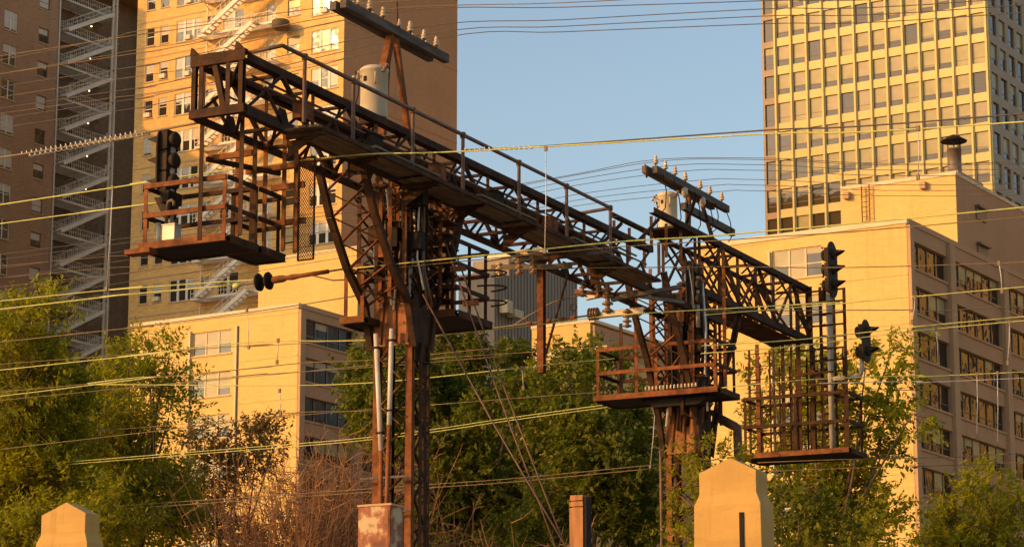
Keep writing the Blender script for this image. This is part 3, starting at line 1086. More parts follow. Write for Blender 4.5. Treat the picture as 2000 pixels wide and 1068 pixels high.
# ---- the two towers
def tower(v0, zt, zneck, right):
    uo, ui = -28.5, -27.68
    dv = .60
    v1 = v0 + dv
    core = MB()
    core.box(uo + .2, ui - .2, v0 + .18, v1 - .18, 4.9, 5.25)
    t = core.build('tower', STEEL, sb)
    for u, v in ((uo, v0), (ui, v0), (ui, v1), (uo, v1)):
        bar('leg', (u, v, 4.9), (u, v, zt), .16 if v == v0 else .13, .14, RUST if v == v0 else STEEL, t, 'channel', 1 if u == uo else -1)
    z = 5.1
    k = 0
    while z < zneck - .3:                            # zigzag lacing on all four faces
        h = .52
        a, b = (uo + .1, ui - .1) if k % 2 else (ui - .1, uo + .1)
        bar('lacing', (a, v0 - .06, z), (b, v0 - .06, z + h), .07, .025, RUST, t)
        bar('lacing', (a, v1 + .06, z), (b, v1 + .06, z + h), .07, .025, STEEL, t)
        c, d = (v0 + .08, v1 - .08) if k % 2 else (v1 - .08, v0 + .08)
        bar('lacing', (ui + .07, c, z), (ui + .07, d, z + h), .06, .025, STEEL, t)
        bar('lacing', (uo - .07, c, z), (uo - .07, d, z + h), .06, .025, STEEL, t)
        z += h
        k += 1
    # gusset plates at the neck
    m = MB()
    m.prism([(uo - .04, v0 - .11, zneck - .75), (ui + .02, v0 - .11, zneck - .75), (ui + .02, v0 - .11, zneck + .55), (uo + .22, v0 - .11, zneck + .75), (uo - .04, v0 - .11, zneck + .5)], (0, .03, 0))
    m.build('neck_plate', PLATE, t)
    for du in (.12, .5, .82):
        bar('plate_stiffener', (uo + du, v0 - .135, zneck - .7), (uo + du + (.1 if du < .2 else 0), v0 - .135, zneck + .45), .05, .04, RUST, t)
    for zz in (-.68, -.25, .2):
        m = MB()
        for q in range(5):
            m.lathe((uo + .08 + .21 * q, v0 - .11, zneck + zz), [(.022, 0), (.018, .02)], 6, axis=(0, -1, 0))
        o = m.build('rivet', RUST, t)
        o['kind'] = 'stuff'
    m = MB()
    m.prism([(ui + .10, v0 - .02, zneck - 1.1), (ui + .10, v1 + .05, zneck - 1.1), (ui + .10, v1 + .15, zneck + .5), (ui + .10, v0 - .1, zneck + .5)], (.03, 0, 0))
    m.build('side_plate', STEEL, t)
    # curved knee braces under the truss, both planes and both directions, laced together
    prof = [(2.45, zt + .05), (1.9, zt - 1.0), (1.15, zt - 2.0), (.35, zneck + .15), (.05, zneck - .8)]
    for sgn, vv in ((-1, v0), (1, v1)):
        if sgn == 1 and not right:
            prof2 = [(1.6, zt + .05), (1.2, zt - 1.0), (.75, zt - 2.0), (.2, zneck + .15), (.03, zneck - .8)]
        else:
            prof2 = prof
        for a, b in zip(prof2[:-1], prof2[1:]):
            for u in (UN, UF):
                bar('knee_brace', (u, vv + sgn * a[0], a[1]), (u, vv + sgn * b[0], b[1]), .15, .13, STEEL, t, 'angle')
        for a, b in zip(prof2[:-2], prof2[1:-1]):
            for q in range(2):
                p0 = (vv + sgn * (a[0] + (b[0] - a[0]) * q / 2), a[1] + (b[1] - a[1]) * q / 2)
                p1 = (vv + sgn * (a[0] + (b[0] - a[0]) * (q + 1) / 2), a[1] + (b[1] - a[1]) * (q + 1) / 2)
                bar('knee_lacing', (UN - .07, *p0), (UF + .07, *p1), .06, .03, RUST, t)
                bar('knee_lacing', (UF + .07, p0[0], p0[1] - .02), (UN - .07, p1[0], p1[1] - .02), .06, .03, STEEL, t)
    # close zigzag lattice on the two faces of the flared head
    for u_, mat_ in ((UN + .03, RUST), (UF - .03, STEEL)):
        z_ = zneck + .35
        q = 0
        while z_ < zt - .25:
            f_ = (z_ - zneck) / (zt - zneck)
            for va, vb_ in ((v0 - .15 - .75 * f_, v0 + .28), (v0 + .32, v1 + .15 + .6 * f_)):
                a_, b_ = (va, vb_) if q % 2 else (vb_, va)
                bar('lattice_bar', (u_, a_, z_), (u_, b_, z_ + .36), .05, .025, mat_ if q % 3 else STEEL, t)
                bar('lattice_bar', (u_ - .03, b_, z_), (u_ - .03, a_, z_ + .36), .05, .025, STEEL, t)
            z_ += .36
            q += 1
        for va in (v0 - .55, v0 + .3, v1 + .5):
            bar('head_post', (u_, va, zneck + .5), (u_, va, zt), .10, .10, mat_, t, 'angle')
    # crowded upper bay: posts, braces, conduits, boxes, cables
    R = random.Random(11 if right else 5)
    for du, dv_ in ((.25, -.35), (.55, -.1), (.85, -.4), (.4, 1.15), (.8, 1.0), (1.02, .35), (.1, .5), (.7, .45), (.15, 1.4), (.95, 1.5), (.35, -.7), (.75, -.8)):
        bar('inner_post', (uo + du, v0 + dv_, zneck + .2), (uo + du, v0 + dv_, zt + .1), .09, .09, R.choice((STEEL, RUST)), t, 'angle')
    for q in range(14):
        za = zneck + .4 + q * (zt - zneck - .5) / 14
        a, b = R.choice(((uo, ui), (ui, uo)))
        bar('sway_brace', (a, v0 - .03 + R.uniform(-.3, .2), za), (b, v0 - .03 + R.uniform(-.3, .2), za + R.uniform(.1, .55)), .07, .05, R.choice((STEEL, RUST, STEEL)), t, 'angle')
        bar('sway_brace', (ui + .05, v0 - .4, za), (ui + .05, v1 + .5, za + R.uniform(-.3, .45)), .07, .05, STEEL, t, 'angle')
    for q in range(15):
        u = uo + R.uniform(.1, 1.25)
        v = v0 + R.uniform(-.5, .1)
        r_ = R.uniform(.02, .045)
        z0_, z1_ = zneck + R.uniform(-.2, .5), zt + R.uniform(-.2, .1)
        m = MB()
        m.tube([(u + R.uniform(-.2, .2), v, z0_), (u + R.uniform(-.12, .12), v - .04, z0_ + (z1_ - z0_) * .3), (u + R.uniform(-.12, .12), v + .03, z0_ + (z1_ - z0_) * .65), (u, v, z1_)], r_, 6)
        m.build('cable', R.choice((PIPE, DARKM, GALV, PIPE)), t)
    for q in range(9):
        u = uo + R.uniform(.05, 1.1)
        v = v0 + R.uniform(-.55, -.2)
        z_ = zneck + R.uniform(.5, zt - zneck - .5)
        w_, h_ = R.uniform(.18, .34), R.uniform(.25, .5)
        m = MB()
        m.box(u, u + w_, v - .1, v + .12, z_, z_ + h_)
        m.box(u - .015, u + w_ + .015, v - .12, v + .13, z_ + h_ + .002, z_ + h_ + .025)
        m.build('relay_box', R.choice((RUST, DARKM, STEEL)), t)
    return t


tl = tower(49.6, 15.75, 12.9, False)
trr = tower(65.8, 16.35, 12.55, True)
# white conduits up the face of the left tower
for (ax, ay), (bx, by), (cx, cy) in (((734, 652), (744, 880), (743, 990)), ((765, 642), (760, 830), (755, 990))):
    P0, P1, P2 = [PR(x, y, v=49.28) for x, y in ((ax, ay), (bx, by), (cx, cy))]
    m = MB()
    m.tube([P0, P1], .055, 8)
    a = m.build('white_conduit', GALV, tl)
    m = MB()
    m.tube([P1, P2, (P2.x, P2.y, 5.0)], .05, 8)
    m.build('rusty_conduit', RUST, tl)
    for t_ in (.12, .85):
        q = P0.lerp(P1, t_)
        m = MB()
        m.box(q.x - .08, q.x + .08, q.y - .07, q.y + .08, q.z - .02, q.z + .02)
        m.build('conduit_strap', DARKM, tl)
for zz in (9.2, 8.45):                              # cross arms of the clamps near the bottom
    bar('clamp_arm', (-28.75, 49.3, zz), (-27.45, 49.3, zz), .05, .05, TIMBER, tl)
# climbing ladder on the right-hand face of the left tower
for dv_ in (.0, .36):
    bar('ladder_rail', (-27.5, 49.75 + dv_, 5), (-27.5, 49.75 + dv_, 12.2), .05, .06, STEEL, tl)
for k in range(22):
    bar('rung', (-27.5, 49.77, 5.3 + .31 * k), (-27.5, 50.09, 5.3 + .31 * k), .03, .03, STEEL, tl)
# conduit that elbows away from the right tower, and pipe on its left
a, b, c = PR(1402, 815, u=-27.4), PR(1440, 835, u=-26.9), PR(1442, 890, u=-26.9)
m = MB()
m.tube([a, a.lerp(b, .85), b, b.lerp(c, .15), c, (c.x, c.y, 4.9)], .13, 10)
m.build('elbow_pipe', PIPE, trr)
p = PR(1291, 900, v=65.85)
bar('side_pipe', (p.x, 65.85, 4.9), (p.x, 65.85, 12.6), .11, .11, PIPE, trr, 'round')


# ---- platforms (cages) hung from the bridge
def cage(u0, u1, v0, v1, zf, zr, mat, mids=(.5,), inner=(0, 0), name='signal_platform', hang=()):
    m = MB()
    m.box(u0 - .05, u1 + .05, v0 - .05, v1 + .05, zf - .09, zf)
    t = m.build(name, DARKM, sb)
    for k in range(int((v1 - v0) / .3)):             # grating bars lie across the floor plate
        v = v0 + .15 + .3 * k
        bar('floor_bar', (u0, v, zf + .03), (u1, v, zf + .03), .1, .05, STEEL, t)
    bar('edge_beam', (u0 - .1, v0 - .10, zf - .03), (u1 + .1, v0 - .10, zf - .03), .08, .15, RUST, t, 'channel')
    bar('edge_beam', (u1 + .10, v0, zf - .04), (u1 + .10, v1 + .05, zf - .04), .08, .15, STEEL, t, 'channel')
    bar('edge_beam', (u0 - .10, v0, zf - .04), (u0 - .10, v1 + .05, zf - .04), .08, .15, STEEL, t, 'channel')
    bar('edge_beam', (u0 - .1, v1 + .1, zf - .04), (u1 + .1, v1 + .1, zf - .04), .08, .15, STEEL, t, 'channel')
    nu, nv = inner
    us = [u0 + (u1 - u0) * i / (nu + 1) for i in range(nu + 2)]
    vs = [v0 + (v1 - v0) * i / (nv + 1) for i in range(nv + 2)]
    for u in us:
        bar('post', (u, v0, zf), (u, v0, zr), .09, .09, mat, t, 'angle')
        bar('post', (u, v1, zf), (u, v1, zr), .08, .08, STEEL, t, 'angle')
    for v in vs[1:-1]:
        bar('post', (u1, v, zf), (u1, v, zr), .08, .08, STEEL, t, 'angle')
        bar('post', (u0, v, zf), (u0, v, zr), .08, .08, STEEL, t, 'angle')
    for f in (1.0,) + tuple(mids):
        z = zf + (zr - zf) * f
        bar('rail', (u0 - .04, v0 - .055, z), (u1 + .04, v0 - .055, z), .05, .10, mat, t)
        bar('rail', (u0, v1 + .055, z), (u1, v1 + .055, z), .05, .09, STEEL, t)
        bar('rail', (u1 + .06, v0, z), (u1 + .06, v1, z), .05, .09, STEEL, t)
        bar('rail', (u0 - .06, v0, z), (u0 - .06, v1, z), .05, .09, STEEL, t)
    for (u, v, za) in hang:
        bar('hanger', (u, v, zf - .05), (u, v, za), .10, .10, STEEL, t, 'angle')
    return t


c1 = cage(-30.34, -28.42, 43.2, 44.2, 13.38, 14.62, RUST, hang=((-28.93, 43.1, 16.9), (-27.93, 43.05, 17.0)))
for u, v, za, zb_ in ((-28.35, 44.2, 13.4, 15.8), (-28.1, 44.95, 13.4, 15.9), (-28.9, 44.4, 13.4, 15.8), (-27.75, 44.85, 13.3, 15.7), (-28.6, 45.0, 13.4, 15.8)):
    bar('hanger', (u, v, za), (u, v, zb_), .10, .10, RUST if v > 44.3 else STEEL, c1, 'angle')
for z, u0_, u1_, v_ in ((15.1, -28.95, -27.9, 43.35), (15.12, -28.9, -27.7, 44.7), (14.75, -28.4, -27.6, 44.9), (14.0, -28.35, -27.6, 44.95)):
    bar('cross_rail', (u0_, v_, z), (u1_, v_, z), .07, .12, RUST, c1)
bar('cross_rail', (-28.9, 43.2, 15.05), (-28.2, 44.9, 15.05), .07, .1, STEEL, c1)
cage(-28.98, -28.42, 44.38, 45.25, 13.38, 14.62, STEEL)
m = MB()                                            # orange plate that sticks out at the left corner
m.box(-30.62, -30.0, 42.85, 43.15, 13.16, 13.26)
m.build('corner_plate', RUST, c1)
m = MB()                                            # chain link panel at the back right corner
x0_, x1_, z0_, z1_ = -28.1, -27.72, 13.3, 15.5
n_d = 26
for k in range(-8, n_d):
    for sg in (1, -1):
        za, zb_ = z0_ + k * .085, z0_ + k * .085 + (x1_ - x0_) * 1.5
        lo_, hi_ = max(za, z0_), min(zb_, z1_)
        if hi_ - lo_ < .02:
            continue
        fa, fb = (lo_ - za) / (zb_ - za), (hi_ - za) / (zb_ - za)
        ua, ub = x0_ + fa * (x1_ - x0_), x0_ + fb * (x1_ - x0_)
        if sg < 0:
            ua, ub = x0_ + x1_ - ua, x0_ + x1_ - ub
        m.bar((ua, 45.5 + .006 * sg, lo_), (ub, 45.5 + .006 * sg, hi_), .010, .010)
o = m.build('chain_link', RUST, c1)
o['kind'] = 'stuff'
for a, b in (((x0_, z0_), (x0_, z1_)), ((x1_, z0_), (x1_, z1_)), ((x0_, z0_), (x1_, z0_)), ((x0_, z1_), (x1_, z1_))):
    bar('mesh_frame', (a[0], 45.5, a[1]), (b[0], 45.5, b[1]), .03, .03, STEEL, c1)

c2 = cage(-30.16, -26.66, 64.75, 66.1, 13.36, 14.68, RUST, inner=(1, 0), hang=())
for u, v, za in ((-29.65, 66.2, 15.9), (-29.15, 65.1, 16.4), (-28.65, 65.0, 16.9), (-29.7, 65.3, 15.5), (-26.75, 65.7, 16.3), (-26.95, 66.2, 17.5)):
    bar('hanger', (u, v, 13.3), (u, v, za), .10, .10, STEEL if u < -29.3 else RUST, c2, 'angle')
for k in range(15):                                  # row of little porcelain knobs along the platform edge
    m = MB()
    u = PR(1262 + 7 * k, 768, v=64.6).x
    m.lathe((u, 64.58, 13.42), [(.022, 0), (.034, .03), (.022, .06), (.034, .09), (.012, .12)], 8)
    m.build('knob', PORC, c2)
m = MB()
m.prism([(-29.0, 65.0, 13.25), (-26.9, 65.0, 13.25), (-27.3, 65.0, 13.02), (-28.6, 65.0, 13.02)], (0, .5, 0))
m.build('under_bracket', DARKM, c2)

c3 = cage(-29.5, -26.25, 74.0, 75.4, 12.86, 14.6, STEEL, mids=(.5,), inner=(1, 0), hang=())
for u, v, za, r_ in ((-29.1, 74.1, 16.3, .12), (-28.3, 74.2, 16.3, .10), (-27.75, 74.1, 18.0, .14), (-27.4, 74.3, 18.0, .12), (-27.15, 74.5, 18.0, .10), (-26.2, 74.0, 17.8, .10), (-28.7, 75.2, 16.3, .1), (-27.0, 75.3, 18.0, .08), (-28.55, 74.05, 16.2, .06), (-28.0, 74.1, 16.2, .06), (-29.45, 74.3, 16.2, .07), (-27.55, 74.9, 16.2, .07), (-28.9, 74.6, 16.2, .06), (-26.6, 74.9, 15.6, .05), (-26.4, 74.3, 16.0, .05)):
    bar('hanger', (u, v, 12.8), (u, v, za), r_, r_, RUST if u < -29 and v < 74.15 else STEEL, c3, 'angle')
for ua, ub, zt_ in ((-29.5, -29.15, 15.7), (-28.5, -28.15, 15.6), (-27.95, -27.6, 15.8)):   # ladders up to the truss
    for u in (ua, ub):
        bar('ladder_rail', (u, 74.35, 12.9), (u, 74.35, zt_), .045, .05, STEEL, c3)
    for k in range(int((zt_ - 13.1) / .3)):
        bar('rung', (ua, 74.35, 13.15 + .3 * k), (ub, 74.35, 13.15 + .3 * k), .03, .03, STEEL, c3)
for k in range(9):                                   # horizontal bars between the tall right posts
    z = 14.9 + .36 * k
    bar('cross_rail', (-27.7, 74.05, z), (-26.2, 74.0, z), .05, .05, STEEL, c3)
for k in range(8):
    z = 13.2 + .4 * k
    bar('cross_rail', (-29.5, 74.02, z), (-27.6, 74.02, z), .022, .022, STEEL, c3)
bar('cross_rail', (-27.0, 74.05, 18.0), (-26.6, 74.05, 18.0), .04, .04, STEEL, c3)
bar('stair_string', (-27.5, 74.2, 15.45), (-26.4, 74.2, 14.35), .05, .14, STEEL, c3)
bar('stair_string', (-27.5, 74.8, 15.45), (-26.4, 74.8, 14.35), .05, .14, STEEL, c3)

# platform behind the left tower, and the small one on its left
c4 = cage(-28.6, -27.2, 50.7, 52.3, 13.05, 14.7, STEEL, mids=(.35, .68), inner=(0, 1))
m = MB()
for k in range(3):
    z = 13.5 + .35 * k
    m.tube([(-27.2 + .55 * math.sin(a) , 52.2 + .35 * (1 - math.cos(a)) - .35, z) for a in [math.pi * i / 12 for i in range(13)]], .022, 5)
o = m.build('safety_hoop', STEEL, c4)
o['kind'] = 'stuff'
for k in range(7):
    bar('shelf', (-28.5, 50.9, 13.35 + .3 * k), (-27.3, 50.9, 13.35 + .3 * k), .5, .04, STEEL, c4)
m = MB()
m.box(-28.2, -27.8, 50.40, 50.65, 13.1, 14.0)
m.build('relay_case', DARKM, c4)
p0, p1 = PR(690, 628, v=49.3), PR(722, 628, v=49.3)
c5 = cage(p0.x, p1.x, 49.0, 49.8, 12.72, 13.9, RUST, mids=(), name='side_step')

# ---- rust post and strut hung under the span, beams that carry the wire insulators
ws = thing('wire_support', 'rust hanger post and yellow beams with insulators under the middle of the bridge', 'wire support', (-28.1, 57, 15.6))
bar('hanger_post', (-28.1, 57.0, 12.7), (-28.1, 57.0, 15.7), .17, .17, RUST, ws, 'channel')
bar('strut', (-28.1, 57.2, 13.2), (-28.1, 58.5, 15.5), .07, .07, STEEL, ws, 'angle')
for (ax, ay), (bx, by), t_ in (((948, 505), (1062, 488), .14), ((962, 522), (1120, 520), .10), ((1000, 510), (1190, 492), .09)):
    a, b = PR(ax, ay, v=56.6), PR(bx, by, v=56.6)
    bar('beam', a, b, .16, t_, PORC if t_ == .14 else TIMBER, ws, 'channel')


def post_insulator(name, c, h, r, mat, parent, n=3, axis=(0, 0, 1)):
    m = MB()
    pr = [(r * .35, 0)]
    for k in range(n):
        z = h * (k + .15) / n
        pr += [(r * .42, z), (r, z + h * .10 / n), (r * .95, z + h * .35 / n), (r * .42, z + h * .55 / n)]
    pr += [(r * .42, h * .95), (r * .3, h)]
    m.lathe(c, pr, 12, axis=axis)
    return m.build(name, mat, parent)


for px, py, h, r in ((975, 505, .40, .10), (1014, 500, .55, .11), (1042, 498, .5, .11)):
    p = PR(px, py + 30, v=56.55)
    post_insulator('insulator', (p.x, p.y, p.z - .1), h, r, PORC if px < 1000 else BROWNPORC, ws, 4)
ws2 = thing('wire_support', 'cluster of stacked brown insulators on yellow beams left of the right tower', 'wire support', (-26.6, 60.2, 14.5))
for (ax, ay), (bx, by), t_, mm in (((1125, 570), (1200, 576), .12, RUST), ((1150, 618), (1258, 606), .15, PORC), ((1195, 585), (1330, 560), .10, TIMBER), ((1145, 580), (1180, 573), .16, PORC)):
    a, b = PR(ax, ay, v=60.4), PR(bx, by, v=60.4)
    bar('beam', a, b, .16, t_, mm, ws2, 'channel')
for px, py, h, r, ax in ((1138, 580, .42, .10, (0, 0, 1)), (1168, 582, .5, .10, (0, 0, 1)), (1187, 612, .75, .15, (0, 0, 1)), (1150, 614, .3, .17, (1, 0, 0)), (1225, 640, .5, .12, (0, 0, 1))):
    p = PR(px, py, v=60.3)
    post_insulator('insulator', p, h, r, BROWNPORC, ws2, 4, axis=ax)
p = PR(1120, 600, v=60.3)
m = MB()
m.tube([(p.x + .09 * math.cos(a), p.y, p.z + .09 * math.sin(a)) for a in [2 * math.pi * i / 12 for i in range(13)]], .015, 5)
m.build('ring', STEEL, ws2)
a_, b_2 = PR(1130, 560, v=60.4), PR(1330, 520, v=63)
bar('arm', PR(1220, 575, v=60.5), PR(1335, 590, v=64.5), .07, .09, WOOD, ws2)


# ---- pole transformers on the bridge
def transformer(label, u, v, z, r, h, mat, seed):
    t = thing('pole_transformer', label, 'transformer', (u, v, z))
    m = MB()
    m.lathe((u, v, z), [(r * .96, 0), (r, .03), (r, h - .08), (r * 1.05, h - .07), (r * 1.05, h - .02), (r * .8, h + .04), (r * .2, h + .07)], 28)
    m.build('tank', mat, t)
    for k, (a, zz) in enumerate(((2.9, h - .1), (-.4, h - .12), (3.5, h * .75))):
        c = (u + r * .98 * math.cos(a), v + r * .98 * math.sin(a), z + zz)
        post_insulator('bushing', c, .24, .055, BROWNPORC if k == 1 else PORC, t, 3, axis=(math.cos(a) * .8, math.sin(a) * .8, .6))
    for a in (-2.2, -1.0):
        m = MB()
        c = Vector((u + r * math.cos(a), v + r * math.sin(a), z + h * .82))
        m.tube([c, c + Vector((.1 * math.cos(a), .1 * math.sin(a), .02)), c + Vector((.12 * math.cos(a), .12 * math.sin(a), -.12)), c + Vector((.0, .0, -.22))], .016, 5)
        m.build('lifting_lug', mat, t)
    m = MB()
    for k in range(20):
        pass
    for s_, off in ((1, .0), (-1, .3)):
        m = MB()
        pts = [(u - r * 1.25 + .1 * math.sin(4 * k / 9 + off), v - r * .6 * s_, z + h - .05 - k * (h * .9) / 9) for k in range(10)]
        m.tube(pts, .014, 5)
        m.build('lead_wire', DARKM, t)
    m = MB()
    m.box(u - r * .7, u + r * .7, v - r * .7, v + r * .7, z - .12, z - .002)
    m.build('saddle', STEEL, t)
    m = MB()
    a = -1.9
    m.box(u - .3 * r, u - .05 * r, v - r * 1.03, v - r * .985, z + h * .70, z + h * .80)
    m.build('badge', DARKM, t)
    return t


transformer('grey pole transformer on the bridge above the left tower', -28.1, 48.6, 17.12, .31, 1.15, TANK, 1)
transformer('cream pole transformer with rusty base on the bridge above the right tower', -28.1, 64.95, 17.93, .27, 1.03, TANKY, 2)
# fittings beside the left transformer and the deck the right one stands on
m = MB()
m.box(UF - .02, UN - .1, 64.3, 65.7, ZT2 - .12, ZT2 - .06)
m.build('equipment_deck', STEEL, sb)
for v in (62.6, 63.6, 64.6, 65.6):
    for u in (UF, UN):
        bar('tower_head_post', (u, v, ZT - .05), (u, v, ZT2 - .17), .09, .09, STEEL, sb, 'angle')
bar('tower_head_brace', (UN, 61.6, ZT), (UN, 63.0, ZT2 - .15), .11, .11, STEEL, sb, 'angle')
bar('tower_head_brace', (UF, 61.6, ZT), (UF, 63.0, ZT2 - .15), .11, .11, STEEL, sb, 'angle')
bar('saddle_beam', (-28.45, 48.0, ZT + .05), (-28.45, 49.3, ZT + .05), .1, .1, STEEL, sb)
bar('saddle_beam', (-27.75, 48.0, ZT + .05), (-27.75, 49.3, ZT + .05), .1, .1, STEEL, sb)


# ---- cross arms with pin insulators
def crossarm(label, arms, pins, zpins, legs, mat_ins, braces=()):
    t = thing('crossarm', label, 'crossarm', arms[0][0])
    for a, b in arms:
        bar('arm', a, b, .15, .20, TIMBER, t)
    for (u, v, z, s_) in pins:
        m = MB()
        m.tube([(u, v, z), (u, v, z + .10)], .02, 6)
        pin = m.build('pin', STEEL, t)
        h, r = .20 * s_, .062 * s_
        m = MB()
        z += .07
        m.lathe((u, v, z), [(r * .5, 0), (r, .015), (r * .95, h * .2), (r * .5, h * .28), (r * .95, h * .34), (r * .85, h * .5), (r * .42, h * .58), (r * .7, h * .66), (r * .62, h * .82), (r * .35, h * .86), (r * .55, h * .93), (r * .4, h)], 14)
        m.build('insulator', mat_ins, pin)
    for a, b, w_ in legs:
        bar('leg', a, b, w_, w_, RUST if w_ > .1 else STEEL, t, 'angle')
    return t


AU = -28.1
z1_ = 19.33
pins = []
for px, py, s_ in ((676, 12, 1), (700, 18, .8), (722, 22, 1.1), (748, 32, 1), (780, 54, .7), (801, 58, 1.1), (828, 70, 1), (852, 86, 1)):
    p = PR(px, py + 10, u=AU + .12)
    pins.append((AU + .12, p.y, z1_ + .11, 1.15 * s_))
for px, py in ((690, 25), (728, 30), (806, 66), (832, 78)):
    p = PR(px, py + 10, u=AU - .14)
    pins.append((AU - .14, p.y, z1_ + .11, .8))
arm1 = crossarm('dark double cross arm with cream insulators high above the left tower', [((AU + .12, 47.0, z1_), (AU + .12, 51.75, z1_)), ((AU - .14, 47.0, z1_ - .01), (AU - .14, 51.45, z1_ - .01))],
                pins, 0, [((AU + .05, 49.25, z1_ - .1), (AU - .25, 48.85, 16.9), .17), ((AU + .05, 49.45, z1_ - .1), (AU + .2, 49.85, 16.9), .12),
                          ((AU - .1, 49.4, z1_ - .1), (AU - .1, 49.2, 16.9), .11)], PORC)
m = MB()                                            # guard rod that stands on the arm
p = PR(778, 30, u=AU)
m.tube([(AU, p.y, z1_ + .1), (AU, p.y - .08, z1_ + .9)], .02, 6)
m.build('guard_rod', STEEL, arm1)
z2_ = 19.42
pins = []
for px in (1281, 1300, 1319, 1339, 1368, 1387, 1410):
    p = PR(px, 345 + (px - 1281) * .45, u=AU + .1)
    pins.append((AU + .1, p.y, z2_ + .1, 1.2))
arm2 = crossarm('weathered double cross arm with brown insulators above the right tower', [((AU + .1, 63.85, z2_), (AU + .1, 69.1, z2_ - .02)), ((AU - .16, 63.75, z2_ + .01), (AU - .16, 68.6, z2_ - .01)),
                                                                                        ((AU + .1, 65.8, 18.8), (AU + .1, 69.5, 18.78))],
                pins, 0, [((AU - .02, 66.5, z2_ - .1), (AU - .02, 66.4, 18.0), .13), ((AU + .15, 66.9, z2_ - .1), (AU + .2, 67.9, 18.0), .09), ((AU + .2, 66.6, z2_ - .1), (AU + .2, 65.6, 18.0), .08)], PORC)
for px, py in ((1337, 375), (1372, 392)):           # insulators hung under the arm
    p = PR(px, py, u=AU + .2)
    m = MB()
    m.lathe((AU + .2, p.y, z2_ - .42), [(.03, 0), (.07, .08), (.10, .14), (.08, .2), (.10, .25), (.05, .31)], 12)
    m.build('hung_insulator', PORC, arm2)
R = random.Random(3)
for k in range(7):                                   # drooping jumper leads from the arm to the gear below
    v = 64.2 + .75 * k
    e = (AU + .1 + R.uniform(-.2, .3), v + R.uniform(-.3, .5), 18.1 + R.uniform(-.1, .5))
    m = MB()
    a = Vector((AU + .2, v, z2_ - .08))
    b = Vector(e)
    m.tube([a, a.lerp(b, .3) + Vector((.08, .12, -.1)), a.lerp(b, .7) + Vector((.1, .1, -.12)), b], .016, 5)
    m.build('jumper', DARKM, arm2)
p = PR(1260, 328, u=AU - .1)
m = MB()
m.tube([(AU - .1, 63.8, z2_ - .05), (AU - .1, p.y + .1, p.z - .25), (AU - .1, p.y, p.z + .1)], .03, 6)
m.build('side_lead', RUST, arm2)


# ---- railway signals
def disc_signal(label, u, v, zb, zt, wid, n, face, mast, arm=None):
    """oval backboard with n lamp units; face +1 looks along +u, -1 away along -u"""
    t = thing('railway_signal', label, 'railway signal', (u, v, zb))
    h = zt - zb
    r = wid / 2
    pts = [(u, v + r * math.cos(a), zt - r + r * math.sin(a)) for a in [math.pi * k / 14 for k in range(15)]]
    pts += [(u, v - r * math.cos(a), zb + r - r * math.sin(a)) for a in [math.pi * k / 14 for k in range(15)]]
    m = MB()
    m.prism(pts, (.035 * face, 0, 0))
    m.build('backboard', SIGNALB, t)
    for k in range(n):
        z = zt - r * .95 - (h - 1.9 * r) * (k / max(1, n - 1)) if n > 1 else (zb + zt) / 2
        m = MB()
        m.lathe((u + .036 * face, v, z), [(.15, 0), (.15, .05), (.12, .06), (.12, .10)], 16, axis=(face, 0, 0))
        lamp_ = m.build('lamp_unit', SIGNALB, t)
        m = MB()                                     # hood: open half tube that tips down toward its end
        rr = .145
        N_ = 12
        inn, out = [], []
        for i in range(N_ + 1):
            a = math.pi * (-.12 + 1.24 * i / N_)
            inn.append((u + .04 * face, v + rr * math.cos(a), z + rr * math.sin(a)))
            out.append((u + (.10 + .34 * max(0, math.sin(a))) * face, v + rr * math.cos(a), z + rr * math.sin(a) - .06))
        vs = inn + out + [(x + 0, y + .012 * (y - v) / rr, zz + .012) for x, y, zz in inn] + [(x, y + .012 * (y - v) / rr, zz + .012) for x, y, zz in out]
        M_ = N_ + 1
        fs = []
        for i in range(N_):
            fs += [(i, i + 1, M_ + i + 1, M_ + i), (2 * M_ + i, 3 * M_ + i, 3 * M_ + i + 1, 2 * M_ + i + 1), (M_ + i, M_ + i + 1, 3 * M_ + i + 1, 3 * M_ + i)]
        m.add(vs, fs)
        m.build('hood', SIGNALB, lamp_)
        m = MB()
        m.box(u - .17 if face > 0 else u + .001, u - .001 if face > 0 else u + .17, v - .20, v + .20, z - .22, z + .20)
        m.lathe((u - .17 * face, v, z), [(.17, 0), (.17, .10), (.14, .13), (.05, .14)], 14, axis=(-face, 0, 0))
        m.build('housing', SIGNALB, t)
    for a, b, rad_ in mast:
        m = MB()
        m.tube([a, b] if len(a) == 3 and not isinstance(a[0], tuple) else list(a), rad_, 10)
        m.build('mast', MASTP, t)
    return t


s1 = disc_signal('tall black oval railway signal facing away above the left platform', -30.3, 43.75, 14.55, 16.0, .58, 3, -1,
                 [((-30.12, 43.75, 13.42), (-30.12, 43.75, 15.6), .06)])
m = MB()
m.box(-30.22, -30.02, 43.5, 44.0, 14.35, 14.6)
m.build('mount', SIGNALB, s1)
m = MB()
m.prism([(-30.45, 43.6, 14.5), (-29.98, 43.6, 14.5), (-30.1, 43.6, 14.05), (-30.2, 43.6, 14.05)], (0, .3, 0))
m.build('bracket', SIGNALB, s1)
s2 = disc_signal('three hooded railway signal on a tall mast at the right end of the bridge', -26.62, 74.1, 17.55, 19.3, .85, 3, 1,
                 [((-26.75, 74.1, 12.88), (-26.75, 74.1, 17.75), .09)])
for k in range(14):
    m = MB()
    m.box(-26.98, -26.84, 74.0, 74.2, 12.95 + .34 * k, 13.0 + .34 * k) if k < 13 else m.box(-27.0, -26.86, 73.95, 74.25, 17.5, 17.8)
    m.build('mast_step', STEEL, s2)
for k in range(9):
    m = MB()
    m.lathe((-26.82, 73.92, 17.65 + .18 * k), [(.03, 0), (.03, .05)], 6, axis=(-1, 0, 0))
    m.build('bolt', STEEL, s2)
